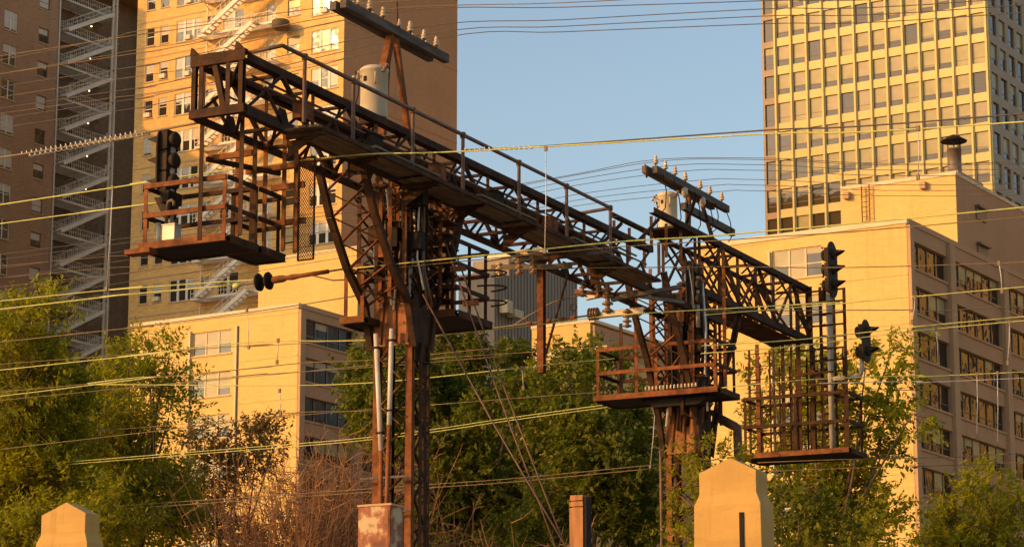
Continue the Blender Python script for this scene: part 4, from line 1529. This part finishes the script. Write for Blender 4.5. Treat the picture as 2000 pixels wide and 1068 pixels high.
s3 = disc_signal('low two hooded railway signal on a bracket right of the tall signal', -25.6, 74.1, 15.45, 16.78, .75, 2, 1,
                 [([(-26.66, 74.1, 15.05), (-26.0, 74.1, 15.05), (-25.80, 74.1, 15.10), (-25.74, 74.1, 15.3), (-25.74, 74.1, 16.0)], None, .07)])
p = PR(1350, 606, v=65.2)
disc_signal('dark railway signal facing away at the head of the right tower', p.x, 65.2, p.z, p.z + 1.4, .62, 3, -1,
            [((p.x + .2, 65.2, p.z - .5), (p.x + .2, 65.2, p.z + 1.3), .06)])
# gear on the left platform: bright relay box with a gooseneck pipe, a thin bright tube
rb = thing('relay_box', 'small bright metal box with gooseneck pipe on the left platform', 'relay box', (-29.7, 43.5, 13.44))
p0, p1 = PR(322, 466, v=43.5), PR(346, 440, v=43.5)
m = MB()
m.box(p0.x, p1.x, 43.4, 43.65, 13.44, p1.z)
m.box(p0.x - .02, p1.x + .02, 43.38, 43.67, p1.z + .002, p1.z + .03)
m.build('case', GALV, rb)
m = MB()
m.tube([(p0.x + .03, 43.5, p1.z + .03), (p0.x + .03, 43.5, p1.z + .42), (p0.x + .06, 43.5, p1.z + .52), (p0.x + .14, 43.5, p1.z + .55), (p0.x + .2, 43.5, p1.z + .50), (p0.x + .2, 43.5, p1.z + .42)], .035, 8)
m.build('gooseneck', WOOD, rb)
p = PR(309, 470, v=43.45)
m = MB()
m.tube([(p.x, 43.45, 13.44), (p.x, 43.45, 13.86)], .045, 8)
m.lathe((p.x, 43.45, 13.86), [(.06, 0), (.06, .04)], 8)
tag(m.build('upright_tube', GALV, org=(p.x, 43.45, 13.44)), 'short bright upright tube left of the metal box on the left platform', 'tube')

# ---- things by the parapet
def pillar(name, label, u0, u1, v0, v1, zt, slot):
    t = thing(name, label, 'concrete pillar', ((u0 + u1) / 2, v0, 4.9))
    m = MB()
    uc, w = (u0 + u1) / 2, u1 - u0
    t0, t1 = .43 * w, .50 * w            # half widths at the shoulder and of the tapered shaft

    def ring(hw, z, e=0):
        return [(uc - hw, v0 + e, z), (uc + hw, v0 + e, z), (uc + hw, v1 - e, z), (uc - hw, v1 - e, z)]
    rs = [ring(t1 + .05, 2.0), ring(t1, zt - .66), ring(t0, zt - .50, .03), ring(t0, zt - .19, .03)]
    n = []
    for r_ in rs:
        n += r_
    n += [(uc + .05, v0 + .03, zt), (uc + .05, v1 - .03, zt)]
    fs = []
    for k in range(3):
        for i in range(4):
            a, b = 4 * k + i, 4 * k + (i + 1) % 4
            fs.append((a, b, b + 4, a + 4))
    fs += [(12, 13, 16), (14, 15, 17), (13, 14, 17, 16), (15, 12, 16, 17)]
    m.add(n, fs)
    m.build('shaft', CONC, t)
    m = MB()                                         # dark upright slot, a steel channel let into the face
    su = uc + slot * w
    m.box(su - .032, su + .032, v0 - .018, v0 + .02, 2.2, zt - .78)
    m.build('slot_channel', DARKM, t)
    return t


pillar('concrete_pillar', 'large peaked concrete pillar at the lower right of the bridge', -14.36, -13.36, 34.0, 34.5, 6.82, .22)
pillar('concrete_pillar', 'smaller peaked concrete pillar at the lower left among the trees', -25.84, -24.84, 34.0, 34.45, 6.83, .10)
p0, p1 = PR(700, 990, v=35.5), PR(763, 990, v=35.5)
cb = thing('equipment_cabinet', 'rust streaked metal cabinet at the foot of the left tower', 'cabinet', ((p0.x + p1.x) / 2, 35.5, 4.9))
m = MB()
m.box(p0.x, p1.x, 35.5, 35.9, 4.9, p0.z)
m.build('case', [CABM], cb)
m = MB()
m.box(p0.x - .01, p1.x + .02, 35.48, 35.92, p0.z + .002, p0.z + .035)
m.build('lid', GREYTRIM, cb)
m = MB()
m.box(p1.x - .035, p1.x + .004, 35.475, 35.498, 5.0, p0.z - .02)
m.build('hinge_strip', RUST, cb)
p0, p1 = PR(1112, 967, v=35.6), PR(1138, 967, v=35.6)
wp = thing('wooden_post', 'short sunlit square wooden post with two dark notches near the bottom centre', 'post', ((p0.x + p1.x) / 2, 35.6, 4.9))
zz = p0.z
cuts = [4.9, zz - .20, zz - .18, zz - .11, zz - .085, zz]
m = MB()
m.box(p0.x, p1.x, 35.6, 35.84, 4.9, zz - .19)
m.box(p0.x, p1.x, 35.6, 35.84, zz - .17, zz - .10)
m.box(p0.x + .01, p1.x - .005, 35.6, 35.84, zz - .08, zz)
m.box(p0.x + .02, p1.x - .02, 35.63, 35.83, zz - .2, zz - .05)
m.build('timber', POSTWOOD, wp)
m = MB()
m.box(p1.x + .002, p1.x + .05, 35.62, 35.80, 4.9, zz - .03)
m.build('steel_backing', DARKM, wp)

# ------------------------------------------------------------------ overhead wires (along the tracks, u)
def smooth(pts, n=8):
    pts = [pts[0] * 2 - pts[1]] + pts + [pts[-1] * 2 - pts[-2]]
    out = []
    for i in range(1, len(pts) - 2):
        p0, p1, p2, p3 = pts[i - 1:i + 3]
        for k in range(n):
            t = k / n
            out.append(.5 * ((2 * p1) + (p2 - p0) * t + (2 * p0 - 5 * p1 + 4 * p2 - p3) * t * t + (3 * p1 - p0 - 3 * p2 + p3) * t ** 3))
    out.append(pts[-2])
    return out


def wire(label, v, r, mat, px, ends='LR', group=None, v2=None, droppers=(), wraps=(), cat='wire', pair=0, name='overhead_wire'):
    """one strung wire. px: photo measurements of points on it; it runs on past the frame at the ends named"""
    v2 = v if v2 is None else v2
    x0, x1 = px[0][0], px[-1][0]
    pts = [PR(x, y, v=v + (v2 - v) * (x - x0) / (x1 - x0)) for x, y in px]
    if 'L' in ends:
        d = pts[0] - pts[1]
        pts.insert(0, pts[0] + Vector((d.x, d.y, d.z * .6)) * (45 / d.length))
    if 'R' in ends:
        d = pts[-1] - pts[-2]
        pts.append(pts[-1] + Vector((d.x, d.y, d.z * .6)) * (25 / d.length))
    path = smooth(pts, 6)
    m = MB()
    m.tube(path, r, 6)
    org = path[len(path) // 2]
    if not droppers and not wraps and not pair:
        return tag(m.build(name, mat, org=org), label, cat, group)
    t = thing(name, label, cat, org, group=group)
    m.build('strand', mat, t)
    if pair:
        m = MB()
        m.tube([p + Vector((0, .03, -pair)) for p in path], r, 6)
        m.build('strand', mat, t)
    for (ax, ay), (bx, by) in droppers:
        a, b = PR(ax, ay, v=v), PR(bx, by, v=v)
        m = MB()
        m.tube([a + Vector((0, 0, .02)), a.lerp(b, .5) + Vector((.015, .0, 0)), b], .011, 5)
        d = m.build('dropper', GALV, t)
        m = MB()
        for q in (a, b):
            m.box(q.x - .03, q.x + .03, q.y - .025, q.y + .025, q.z - .06, q.z + .04)
        o = m.build('clip', OLDWIRE, d)
        o['kind'] = 'stuff'
    for (ax, ay), (bx, by), turns, rr in wraps:
        a, b = PR(ax, ay, v=v), PR(bx, by, v=v)
        n = turns * 8
        m = MB()
        m.tube([a.lerp(b, i / n) + Vector((0, rr * math.cos(2 * math.pi * i / 8), rr * math.sin(2 * math.pi * i / 8))) for i in range(n + 1)], .012, 5)
        m.build('spiral_wrap', GALV, t)
    return t


W = wire
W('long yellow green wire that passes in front of the bridge walkway under the railing', 45.5, .016, COPPER,
  [(0, 400), (270, 357), (660, 306), (900, 296), (1490, 262), (2000, 238)], droppers=(((220, 366), (208, 563)), ((1066, 289), (1064, 489)), ((1793, 250), (1793, 345))))
W('dark wire with pale spiral wraps just above the green wire crossing the sky', 45.9, .016, DARKWIRE, [(905, 293), (1040, 287), (1490, 255), (2000, 222)], ends='R',
  wraps=(((905, 293), (1040, 287), 14, .035),))
W('thick brown cable with two rows of bright spiral wraps left of the bridge end', 43.0, .022, OLDWIRE, [(0, 308), (140, 285), (270, 262), (390, 240)], ends='L',
  wraps=(((40, 300), (272, 258), 24, .035), ((55, 304), (285, 262), 22, .032)))
W('thin green wire second from the top at the left edge, ending at the left platform', 44.6, .013, COPPER,[(0, 437), (160, 415), (290, 398), (430, 380)], ends='L')
W('green wire that meets the green clamp left of the disc insulators', 50.2, .016, COPPER,[(0, 604), (200, 580), (462, 556)], ends='L')
W('upper green wire in the bundle between the left trees and the fire escape', 51.4, .013, COPPER,[(0, 588), (220, 566), (440, 550), (500, 546)], ends='L')
W('brown wire low across the brick tower that ends at the left bridge tower', 49.3, .013, OLDWIRE, [(0, 668), (250, 640), (520, 605), (700, 577)], ends='L')
W('long green wire that crosses in front of both bridge towers at mid height', 48.9, .016, COPPER,
  [(690, 524), (1000, 493), (1210, 472), (1375, 462), (1490, 452), (2000, 405)], ends='R')
W('thin brown wire that runs close under the long green wire across both towers', 48.95, .011, OLDWIRE, [(690, 531), (1000, 501), (1210, 482), (1490, 464), (2000, 424)], ends='R')
W('pale straight wire crossing behind the three hooded signal', 55.0, .012, OLDWIRE, [(880, 527), (1180, 523), (1400, 521), (2000, 512)], ends='R', droppers=(((1345, 522), (1355, 598)), ((1951, 513), (1957, 568))))
W('green wire that crosses the low white wall and the conduits of the left tower', 51.8, .0125, COPPER,[(80, 714), (230, 697), (500, 668), (725, 678 - 14), (1000, 640), (1200, 616), (1500, 598), (1640, 590)], ends='L',
  droppers=(((543, 664), (541, 706)),))
W('bright green wire in front of the middle tree that fades out by the rust post', 53.0, .0125, COPPER,[(80, 764), (175, 751), (650, 751), (1000, 720), (1070, 712), (1200, 700)], ends='L', droppers=(((1018, 718), (1022, 757)),))
W('double bright green wire that rises to the platform of the right tower', 70.0, .0125, COPPER,[(290, 889), (725, 853), (1000, 815), (1205, 787)], ends='L', pair=.075)
W('brown paired wire low across the middle trees ending at the right tower', 70.5, .013, OLDWIRE, [(560, 965), (845, 945), (1000, 934), (1290, 906)], ends='L', pair=.10, droppers=(((1279, 806), (1270, 910)),))
W('faint brown wire low across the middle tree above the double green wire', 71.2, .011, OLDWIRE, [(640, 806), (850, 790), (1000, 778), (1180, 765)], ends='L')
W('faint brown wire that crosses the middle tree top', 71.6, .011, OLDWIRE, [(650, 720), (850, 700), (1000, 690), (1200, 676)], ends='L')
W('green wire that crosses the right office windows under the roof', 56.5, .0125, COPPER,[(1375, 615), (1560, 600), (1787, 579), (2000, 560)], ends='R', droppers=(((1787, 580), (1782, 628)),))
W('dark wire level across the right slab behind the tall signal', 58.5, .012, DARKWIRE, [(1370, 608), (1600, 606), (1780, 605), (2000, 598)], ends='R')
W('green wire that passes the right end of the bridge below the deep truss', 59.5, .0125, COPPER,[(1370, 690), (1553, 676), (1770, 648), (2000, 626)], ends='R', droppers=(((1828, 640), (1832, 710)), ((1972, 629), (1968, 708))))
W('second green wire close above the one below the deep truss', 60.2, .013, COPPER,[(1370, 675), (1560, 663), (1770, 640), (2000, 618)], ends='R')
W('green wire across the tall platform of the right end at mid height', 62.0, .013, COPPER,[(1410, 757), (1580, 741), (1790, 733), (2000, 726)], ends='R', droppers=(((1908, 730), (1908, 850)), ((1948, 728), (1948, 866))))
W('dashed looking pale wire just under it across the right office side', 62.3, .010, GALV, [(1600, 748), (1790, 744), (2000, 738)], ends='R')
W('brown wire low across the right slab under the tall platform', 72.0, .013, OLDWIRE, [(1480, 903), (1640, 897), (1820, 893), (2000, 885)], ends='R')
W('lower brown wire across the right tree near the large pillar', 72.3, .012, OLDWIRE, [(1500, 920), (1700, 912), (2000, 902)], ends='R')
W('dark wire across the left white wall at the second window row', 53.6, .012, OLDWIRE, [(250, 742), (460, 722), (600, 708), (735, 702), (1000, 676)], ends='L')
W('thin dark wire just above the second window row of the left slab', 54.2, .010, OLDWIRE, [(250, 757), (460, 735), (735, 716), (1000, 694)], ends='L')
W('thin wire across the left white wall at the third window row with a hanging weight', 54.8, .011, OLDWIRE, [(300, 842), (545, 808), (735, 802)], ends='L', droppers=(((546, 762), (548, 806)),))
W('thin wire across the first window row of the left slab', 55.3, .010, OLDWIRE, [(250, 692), (487, 677), (735, 660)], ends='L', droppers=(((482, 604), (486, 677)),))
# wires on the high cross arm: they run off both ways
for i, (px, yy, rr, yl) in enumerate(((676, 14, -42, 110), (722, 26, -14, 145), (748, 30, 2, 170), (801, 60, 18, 212), (828, 72, 32, 232), (852, 80, 47, 250))):
    v = PR(px, yy + 10, u=-28.0).y
    nth = ('nearest', 'second', 'third', 'fourth', 'fifth', 'farthest')[i]
    W(f'{nth} of the six thin wires strung over the high cross arm of the left tower', v, .010, OLDWIRE if i < 2 else DARKWIRE,
      [(0, yl), (300, yl - 45), (px, yy - 4), (1100, yy - 4 + (rr - yy) * .4), (1490, rr), (2000, rr - 22)], group='wires on the high cross arm')
for i, (px, yy, yr) in enumerate(((1281, 312, 309), (1300, 314, 312), (1319, 323, 322), (1339, 334, 333), (1368, 352, 351), (1387, 363, 362), (1410, 374, 373))):
    v = PR(px, yy + 20, u=-28.0).y
    nth = ('nearest', 'second', 'third', 'fourth', 'fifth', 'sixth', 'farthest')[i]
    W(f'{nth} of the seven fine wires strung over the cross arm of the right tower', v, .009, DARKWIRE,
      [(500, yy + 120 + i * 6), (900, yy + 66 + i * 3), (1120, yy + 29), (px, yy), (1490, yr), (2000, yr + 8)], group='wires on the right cross arm')
# wires that cross the left towers in the distance of the bridge end
for i, (y0_, y1_) in enumerate(((118, 62), (145, 98), (190, 150), (222, 186), (520, 498), (543, 520), (560, 532))):
    nth = ('topmost', 'second', 'third', 'fourth', 'fifth', 'sixth', 'lowest')[i]
    W(f'{nth} of the thin dull wires crossing the dim fire escape at the far left', 76 + i * .4, .011, OLDWIRE, [(0, y0_), (265, y1_), (460, y1_ - 26)], ends='L', group='thin wires at the far left')

# crossed guy cables from the left tower down to the track side
for lab, (ax, ay), (bx, by), off in (('rusty double guy cable slanting down right from the top of the left tower', (868, 470), (1088, 1075), 13),
                                     ('rusty single guy cable slanting down right beside the left tower platform', (826, 575), (1110, 1075), 0)):
    a, b = PR(ax, ay, u=-27.0), PR(bx, by, v=47.0)
    if off:
        t = thing('guy_cable', lab, 'guy cable', a)
        m = MB()
        m.tube([a, a.lerp(b, .5) + Vector((0, 0, -.1)), b], .02, 6)
        m.build('strand', PIPE, t)
        a2, b2_ = PR(ax + off, ay, u=-27.0), PR(bx + off + 6, by, v=47.0)
        m = MB()
        m.tube([a2, a2.lerp(b2_, .5) + Vector((0, 0, -.1)), b2_], .02, 6)
        m.build('strand', PIPE, t)
        for f in (.10, .22):
            p, q = a.lerp(b, f), a2.lerp(b2_, f)
            m = MB()
            m.bar(p - Vector((.1, 0, 0)), q + Vector((.1, 0, 0)), .05, .12)
            m.build('clamp', RUST, t)
    else:
        m = MB()
        m.tube([a, a.lerp(b, .5) + Vector((0, 0, -.1)), b], .02, 6)
        tag(m.build('guy_cable', PIPE, org=a), lab, 'guy cable')

# strain insulator string with big dark discs left of the left tower
a, b = PR(470, 557, v=49.6), PR(692, 522, v=49.6)
st = thing('strain_insulator', 'string of large dark insulator discs on a clamp left of the left tower', 'insulator', a)
d = (b - a).normalized()
m = MB()
m.tube([a, b], .022, 6)
m.build('rod', PIPE, st)
for k in range(2):
    c = a.lerp(b, .14 + .085 * k)
    m = MB()
    m.lathe(c, [(.05, 0), (.09, .02), (.20, .05), (.21, .09), (.10, .13), (.06, .17)], 18, axis=d)
    m.build('disc', DARKM, st)
m = MB()
c = a.lerp(b, .28)
m.lathe(c, [(.05, 0), (.085, .04), (.085, .3), (.05, .4), (.07, .55), (.05, .75), (.05, 1.5)], 10, axis=d)
m.build('turnbuckle', RUST, st)
m = MB()
m.lathe(a - d * .22, [(.02, 0), (.07, .05), (.07, .14), (.03, .22)], 10, axis=d)
m.build('clamp', COPPER, st)
a2, b2_ = a.lerp(b, .6), PR(700, 545, v=49.4)
m = MB()
m.tube([a2, a2.lerp(b2_, .5) + Vector((0, 0, -.08)), b2_], .018, 5)
m.build('lower_link', PIPE, st)
# round pulley at the end of that string
p = PR(706, 552, v=49.15)
pu = thing('pulley_wheel', 'grooved round pulley wheel on the left face of the left tower', 'pulley', p)
m = MB()
m.lathe(p - Vector((0, .05, 0)), [(.17, 0), (.17, .025), (.13, .035), (.13, .065), (.17, .075), (.17, .1)], 22, axis=(0, 1, 0))
m.build('rim', PIPE, pu)
m = MB()
m.lathe(p - Vector((0, .08, 0)), [(.06, 0), (.06, .03)], 12, axis=(0, 1, 0))
m.build('hub', GALV, pu)
bar('arm', p, p + Vector((.65, .1, .05)), .06, .08, STEEL, pu)
# bulky insulated line between the rust post and the tower platform, sagging
a, b = PR(930, 645, v=57.5), PR(1150, 616, v=57.5)
ln = thing('insulated_line', 'brown insulated line with sleeves that passes the rust hanger post low under the bridge', 'line', a)
m = MB()
m.tube([PR(730, 672, v=57.5), a, a.lerp(b, .5), b], .024, 6)
m.build('strand', OLDWIRE, ln)
m = MB()
m.tube([PR(1000, 637, v=57.5), PR(1030, 618, v=57.5), PR(1080, 590, v=57.5), PR(1150, 572, v=57.5)], .02, 6)
m.build('branch_strand', OLDWIRE, ln)
for f in (.45, .62, .74, .84):
    c = a.lerp(b, f)
    m = MB()
    m.lathe(c, [(.03, 0), (.055, .02), (.055, .14), (.03, .17)], 8, axis=(b - a))
    m.build('sleeve', RUST, ln)

# ------------------------------------------------------------------ trees
def leaf_mesh(name, mat, P, D, Sd, L, Wd, fold):
    """one folded diamond leaf per row: base P, direction D, side Sd, length L, width Wd"""
    n = len(P)
    Nn = np.cross(D, Sd)
    mid = P + D * (L * .45)[:, None]
    v = np.empty((n, 4, 3))
    v[:, 0] = P
    v[:, 1] = mid + Sd * (Wd * .5)[:, None] + Nn * (fold * Wd)[:, None]
    v[:, 2] = P + D * L[:, None]
    v[:, 3] = mid - Sd * (Wd * .5)[:, None] + Nn * (fold * Wd)[:, None]
    me = bpy.data.meshes.new(name)
    me.vertices.add(n * 4)
    me.vertices.foreach_set('co', v.reshape(-1))
    b = np.arange(n) * 4
    idx = np.stack([b, b + 1, b + 2, b, b + 2, b + 3], 1).reshape(-1)
    me.loops.add(n * 6)
    me.loops.foreach_set('vertex_index', idx.astype(np.int32))
    me.polygons.add(n * 2)
    me.polygons.foreach_set('loop_start', (np.arange(n * 2) * 3).astype(np.int32))
    me.polygons.foreach_set('loop_total', np.full(n * 2, 3, np.int32))
    me.materials.append(mat)
    me.update()
    me.validate()
    return me


def unit(a):
    return a / np.maximum(1e-9, np.linalg.norm(a, axis=1, keepdims=True))


def tree(label, blobs, Y, base_px, base_z, mat, seed, leaf=(.27, .11), pairs=6, twig=(.45, .9), dens=26, clump=.34, depth=1.0, up=.5, group=None, kind='broadleaf_tree', trunk_r=.22, twmat=None, open_=.0):
    """blobs: crown lobes measured in the photo (px, py, rx, ry); each lobe stands at its own distance about Y"""
    g = np.random.default_rng(seed)
    R = random.Random(seed)
    bx = PW(base_px, 1068, y=Y)
    base = Vector((bx.x, Y, base_z))
    t = thing(kind, label, 'tree', base, rail=False, group=group)
    lobes = []
    for px, py, rx, ry in blobs:
        yy = Y + R.uniform(-1.6, 1.6) * depth
        c = PW(px, py, y=yy)
        e = PW(px + 100, py, y=yy)
        s = (e - c).length / 100
        lobes.append((c, max(.35, rx * s - .55 * twig[1] * .7), max(.3, ry * s - .55 * twig[1] * .7)))
    allP, allD, allS, allL, allW = [], [], [], [], []
    wood = MB()
    top = max(lobes, key=lambda q: q[0].z)
    fork = base + (Vector((top[0].x, top[0].y, top[0].z)) - base) * .45
    wood.tube([base, base.lerp(fork, .5) + Vector((R.uniform(-.2, .2), R.uniform(-.2, .2), 0)), fork], trunk_r, 8, trunk_r * .7)
    for c, rx, ry in lobes:
        c0 = np.array(c)
        mid = fork.lerp(c, .5) + Vector((R.uniform(-.4, .4), R.uniform(-.4, .4), R.uniform(-.2, .5)))
        wood.tube([fork, mid, c], trunk_r * .42, 6, trunk_r * .12)
        vol = 4 / 3 * math.pi * rx * rx * ry * .8
        nc = max(5, int(vol / (clump ** 3) * .022 * (1 - open_) * 4))
        nt_ = max(12, int(dens * (rx * ry * 4 + rx * rx * 2)))
        q = unit(g.normal(size=(nc, 3))) * (g.random((nc, 1)) ** (1 / 2.6))
        cc = c0 + q * np.array([rx, rx * .9, ry])
        ci = g.integers(0, nc, nt_)
        P0 = cc[ci] + g.normal(size=(nt_, 3)) * clump * np.array([1, 1, .75])
        out = unit((P0 - c0) / np.array([rx, rx, ry]))
        Dt = unit(out * .75 + g.normal(size=(nt_, 3)) * .45 + np.array([0, 0, up]))
        Lt = g.uniform(twig[0], twig[1], nt_)
        for k in range(0, nt_, 4):                     # visible twigs from the limb into some sprays
            a = Vector(P0[k])
            b = a + Vector(Dt[k]) * Lt[k]
            wood.tube([c.lerp(a, .35), a, b], .022, 3, .006, caps=False)
        side = unit(np.cross(Dt, g.normal(size=(nt_, 3))))
        for k in range(pairs):
            f = (k + .6) / pairs
            for sg in (1, -1):
                p = P0 + Dt * (Lt * f)[:, None] + np.array([0, 0, -.10]) * (f * f)
                d = unit(side * sg * .85 + Dt * .45 + g.normal(size=(nt_, 3)) * .28 + np.array([0, 0, -.22]))
                s_ = unit(np.cross(d, unit(np.array([0, 0, 1.0]) + g.normal(size=(nt_, 3)) * .55)))
                allP.append(p)
                allD.append(d)
                allS.append(s_)
                z = g.uniform(.7, 1.25, nt_) * (1 - .3 * f)
                allL.append(leaf[0] * z)
                allW.append(leaf[1] * z)
    wood.build('trunk', twmat or BARK, t)
    P_, D_, S_, L_, W_ = (np.concatenate(a) for a in (allP, allD, allS, allL, allW))
    me = leaf_mesh('crown', mat, P_ - np.array(base), D_, S_, L_, W_, .18)
    o = bpy.data.objects.new('crown', me)
    COL.objects.link(o)
    o.parent = t
    ORG[o.name] = (base, False)
    return len(L_)


NL = 0
NL += tree('tall yellow green tree filling the lower left corner under the dim fire escape',
           [(35, 640, 45, 60), (90, 600, 28, 38), (8, 600, 30, 45), (60, 700, 75, 70), (20, 790, 85, 80), (110, 780, 65, 60), (60, 880, 100, 75), (20, 980, 95, 80), (120, 960, 75, 70), (205, 1010, 65, 60), (60, 1060, 90, 60)],
           66, 60, 4, LEAF_A, 21, dens=30)
NL += tree('pointed yellow green tree in front of the left slab with feathery leaf sprays',
           [(290, 672, 32, 26), (250, 705, 40, 36), (330, 700, 20, 24), (225, 760, 60, 50), (300, 770, 55, 50), (200, 840, 70, 60), (290, 850, 62, 60), (330, 815, 28, 40), (230, 930, 90, 60), (310, 950, 80, 60), (250, 1030, 95, 60), (350, 1030, 60, 60)],
           72, 262, 4, LEAF_A, 22, dens=26, twig=(.55, 1.05))
NL += tree('small dark reddish tree under the lowest window of the left slab',
           [(470, 845, 62, 26), (400, 868, 45, 30), (535, 870, 30, 22), (430, 910, 60, 45), (500, 900, 45, 35), (400, 980, 65, 60), (430, 1050, 60, 40)],
           78, 440, 4, LEAF_C, 23, leaf=(.24, .10), dens=22, trunk_r=.15)
NL += tree('broad dark green tree behind the left bridge tower',
           [(735, 730, 55, 55), (880, 690, 60, 34), (820, 740, 80, 55), (960, 720, 80, 50), (720, 800, 55, 55), (900, 810, 95, 65), (1000, 790, 70, 60), (780, 860, 70, 60), (880, 900, 90, 70), (980, 890, 80, 70), (930, 1000, 110, 80), (860, 1050, 80, 50), (1020, 1020, 80, 70)],
           88, 900, 0, LEAF_B, 24, leaf=(.30, .19), pairs=5, dens=24, clump=.42, trunk_r=.3, depth=1.6)
NL += tree('round mid green tree between the bridge towers behind the wooden post',
           [(1110, 715, 45, 35), (1180, 740, 65, 45), (1070, 770, 50, 50), (1130, 800, 85, 60), (1230, 810, 70, 60), (1080, 860, 65, 60), (1180, 880, 95, 70), (1250, 900, 60, 70), (1100, 960, 80, 70), (1200, 990, 95, 80), (1270, 1020, 70, 60), (1060, 1050, 70, 50)],
           84, 1150, 0, LEAF_B, 25, leaf=(.28, .18), pairs=5, dens=26, clump=.38, trunk_r=.28, depth=1.6)
NL += tree('loose sunlit tree in front of the right slab behind the tall platform',
           [(1740, 690, 38, 34), (1690, 720, 40, 38), (1500, 720, 48, 24), (1560, 700, 30, 26), (1620, 740, 55, 40), (1740, 760, 45, 32), (1510, 790, 45, 40), (1590, 810, 60, 45), (1690, 810, 60, 42), (1780, 810, 32, 26), (1560, 880, 50, 40), (1650, 890, 65, 45), (1720, 880, 45, 36), (1560, 960, 60, 50), (1650, 970, 75, 55), (1720, 1000, 45, 50), (1570, 1050, 70, 40), (1670, 1050, 70, 40)],
           84, 1640, 2, LEAF_A, 26, leaf=(.28, .14), pairs=6, dens=30, clump=.34, trunk_r=.2, open_=.0)
NL += tree('young light green tree growing up the foot of the right tower beside the large pillar',
           [(1372, 880, 26, 22), (1412, 893, 26, 18), (1352, 930, 28, 26), (1395, 940, 30, 26), (1345, 975, 30, 30), (1340, 1015, 26, 34), (1350, 1055, 34, 34), (1390, 985, 24, 28)],
           62.5, 1350, 4.9, LEAF_A, 27, leaf=(.20, .09), dens=30, clump=.22, trunk_r=.07, depth=.3, twig=(.35, .7))
NL += tree('dark green tree behind the large pillar to its right',
           [(1530, 930, 42, 40), (1560, 990, 60, 50), (1530, 1050, 50, 50), (1620, 1040, 60, 50)],
           76, 1545, 4, LEAF_B, 28, leaf=(.27, .16), pairs=5, dens=26, trunk_r=.12)
NL += tree('bushy sunlit tree in the lower right corner in front of the office windows',
           [(1880, 985, 48, 30), (1950, 950, 30, 26), (1910, 940, 18, 20), (1860, 1030, 60, 40), (1950, 1010, 60, 45), (1990, 985, 30, 40), (1900, 1065, 90, 40), (1820, 1060, 40, 26)],
           80, 1900, 2, LEAF_A, 29, leaf=(.25, .12), dens=38, trunk_r=.14)
print('leaves', NL)


def bare_bush(label, px0, px1, ptop, Y, seed, n, base_z=4.5):
    R = random.Random(seed)
    c = PW((px0 + px1) / 2, 1068, y=Y)
    base = Vector((c.x, Y, base_z))
    t = thing('bare_bush', label, 'bush', base, rail=False)
    m = MB()
    a, b = PW(px0, ptop, y=Y), PW(px1, ptop, y=Y)
    for k in range(n):
        s = Vector((R.uniform(a.x, b.x), Y + R.uniform(-1.2, 1.2), base_z))
        ht = (a.z - base_z) * R.uniform(.55, 1.0)
        lean = Vector((R.gauss(0, .9), R.gauss(0, .7), 0))
        p = [s, s + lean * .3 + Vector((0, 0, ht * .4)), s + lean * .8 + Vector((R.gauss(0, .15), R.gauss(0, .15), ht * .75)), s + lean * 1.4 + Vector((R.gauss(0, .3), 0, ht))]
        m.tube(p, .032, 3, .008, caps=False)
        for q in range(9):
            f = R.uniform(.35, 1)
            i = min(2, int(f * 3))
            o = p[i].lerp(p[i + 1], f * 3 - i)
            d = Vector((R.gauss(0, 1), R.gauss(0, 1), R.uniform(-.1, 1.0))).normalized() * R.uniform(.4, 1.2)
            e = o + d * .5 + Vector((0, 0, R.uniform(-.1, .1)))
            m.tube([o, e, o + d], .016, 3, .005, caps=False)
    o = m.build('stems', TWIG, t)
    return o


bare_bush('tangle of bare red brown stems left of the left tower under the slab wall', 470, 640, 875, 70, 41, 260)
bare_bush('tangle of bare red brown stems right behind the rusty cabinet', 600, 740, 840, 74, 42, 240)
bare_bush('low bare stems right of the foot of the left tower', 810, 900, 905, 76, 43, 40)
bare_bush('low bare stems beside the short wooden post', 1010, 1100, 1000, 70, 44, 25)
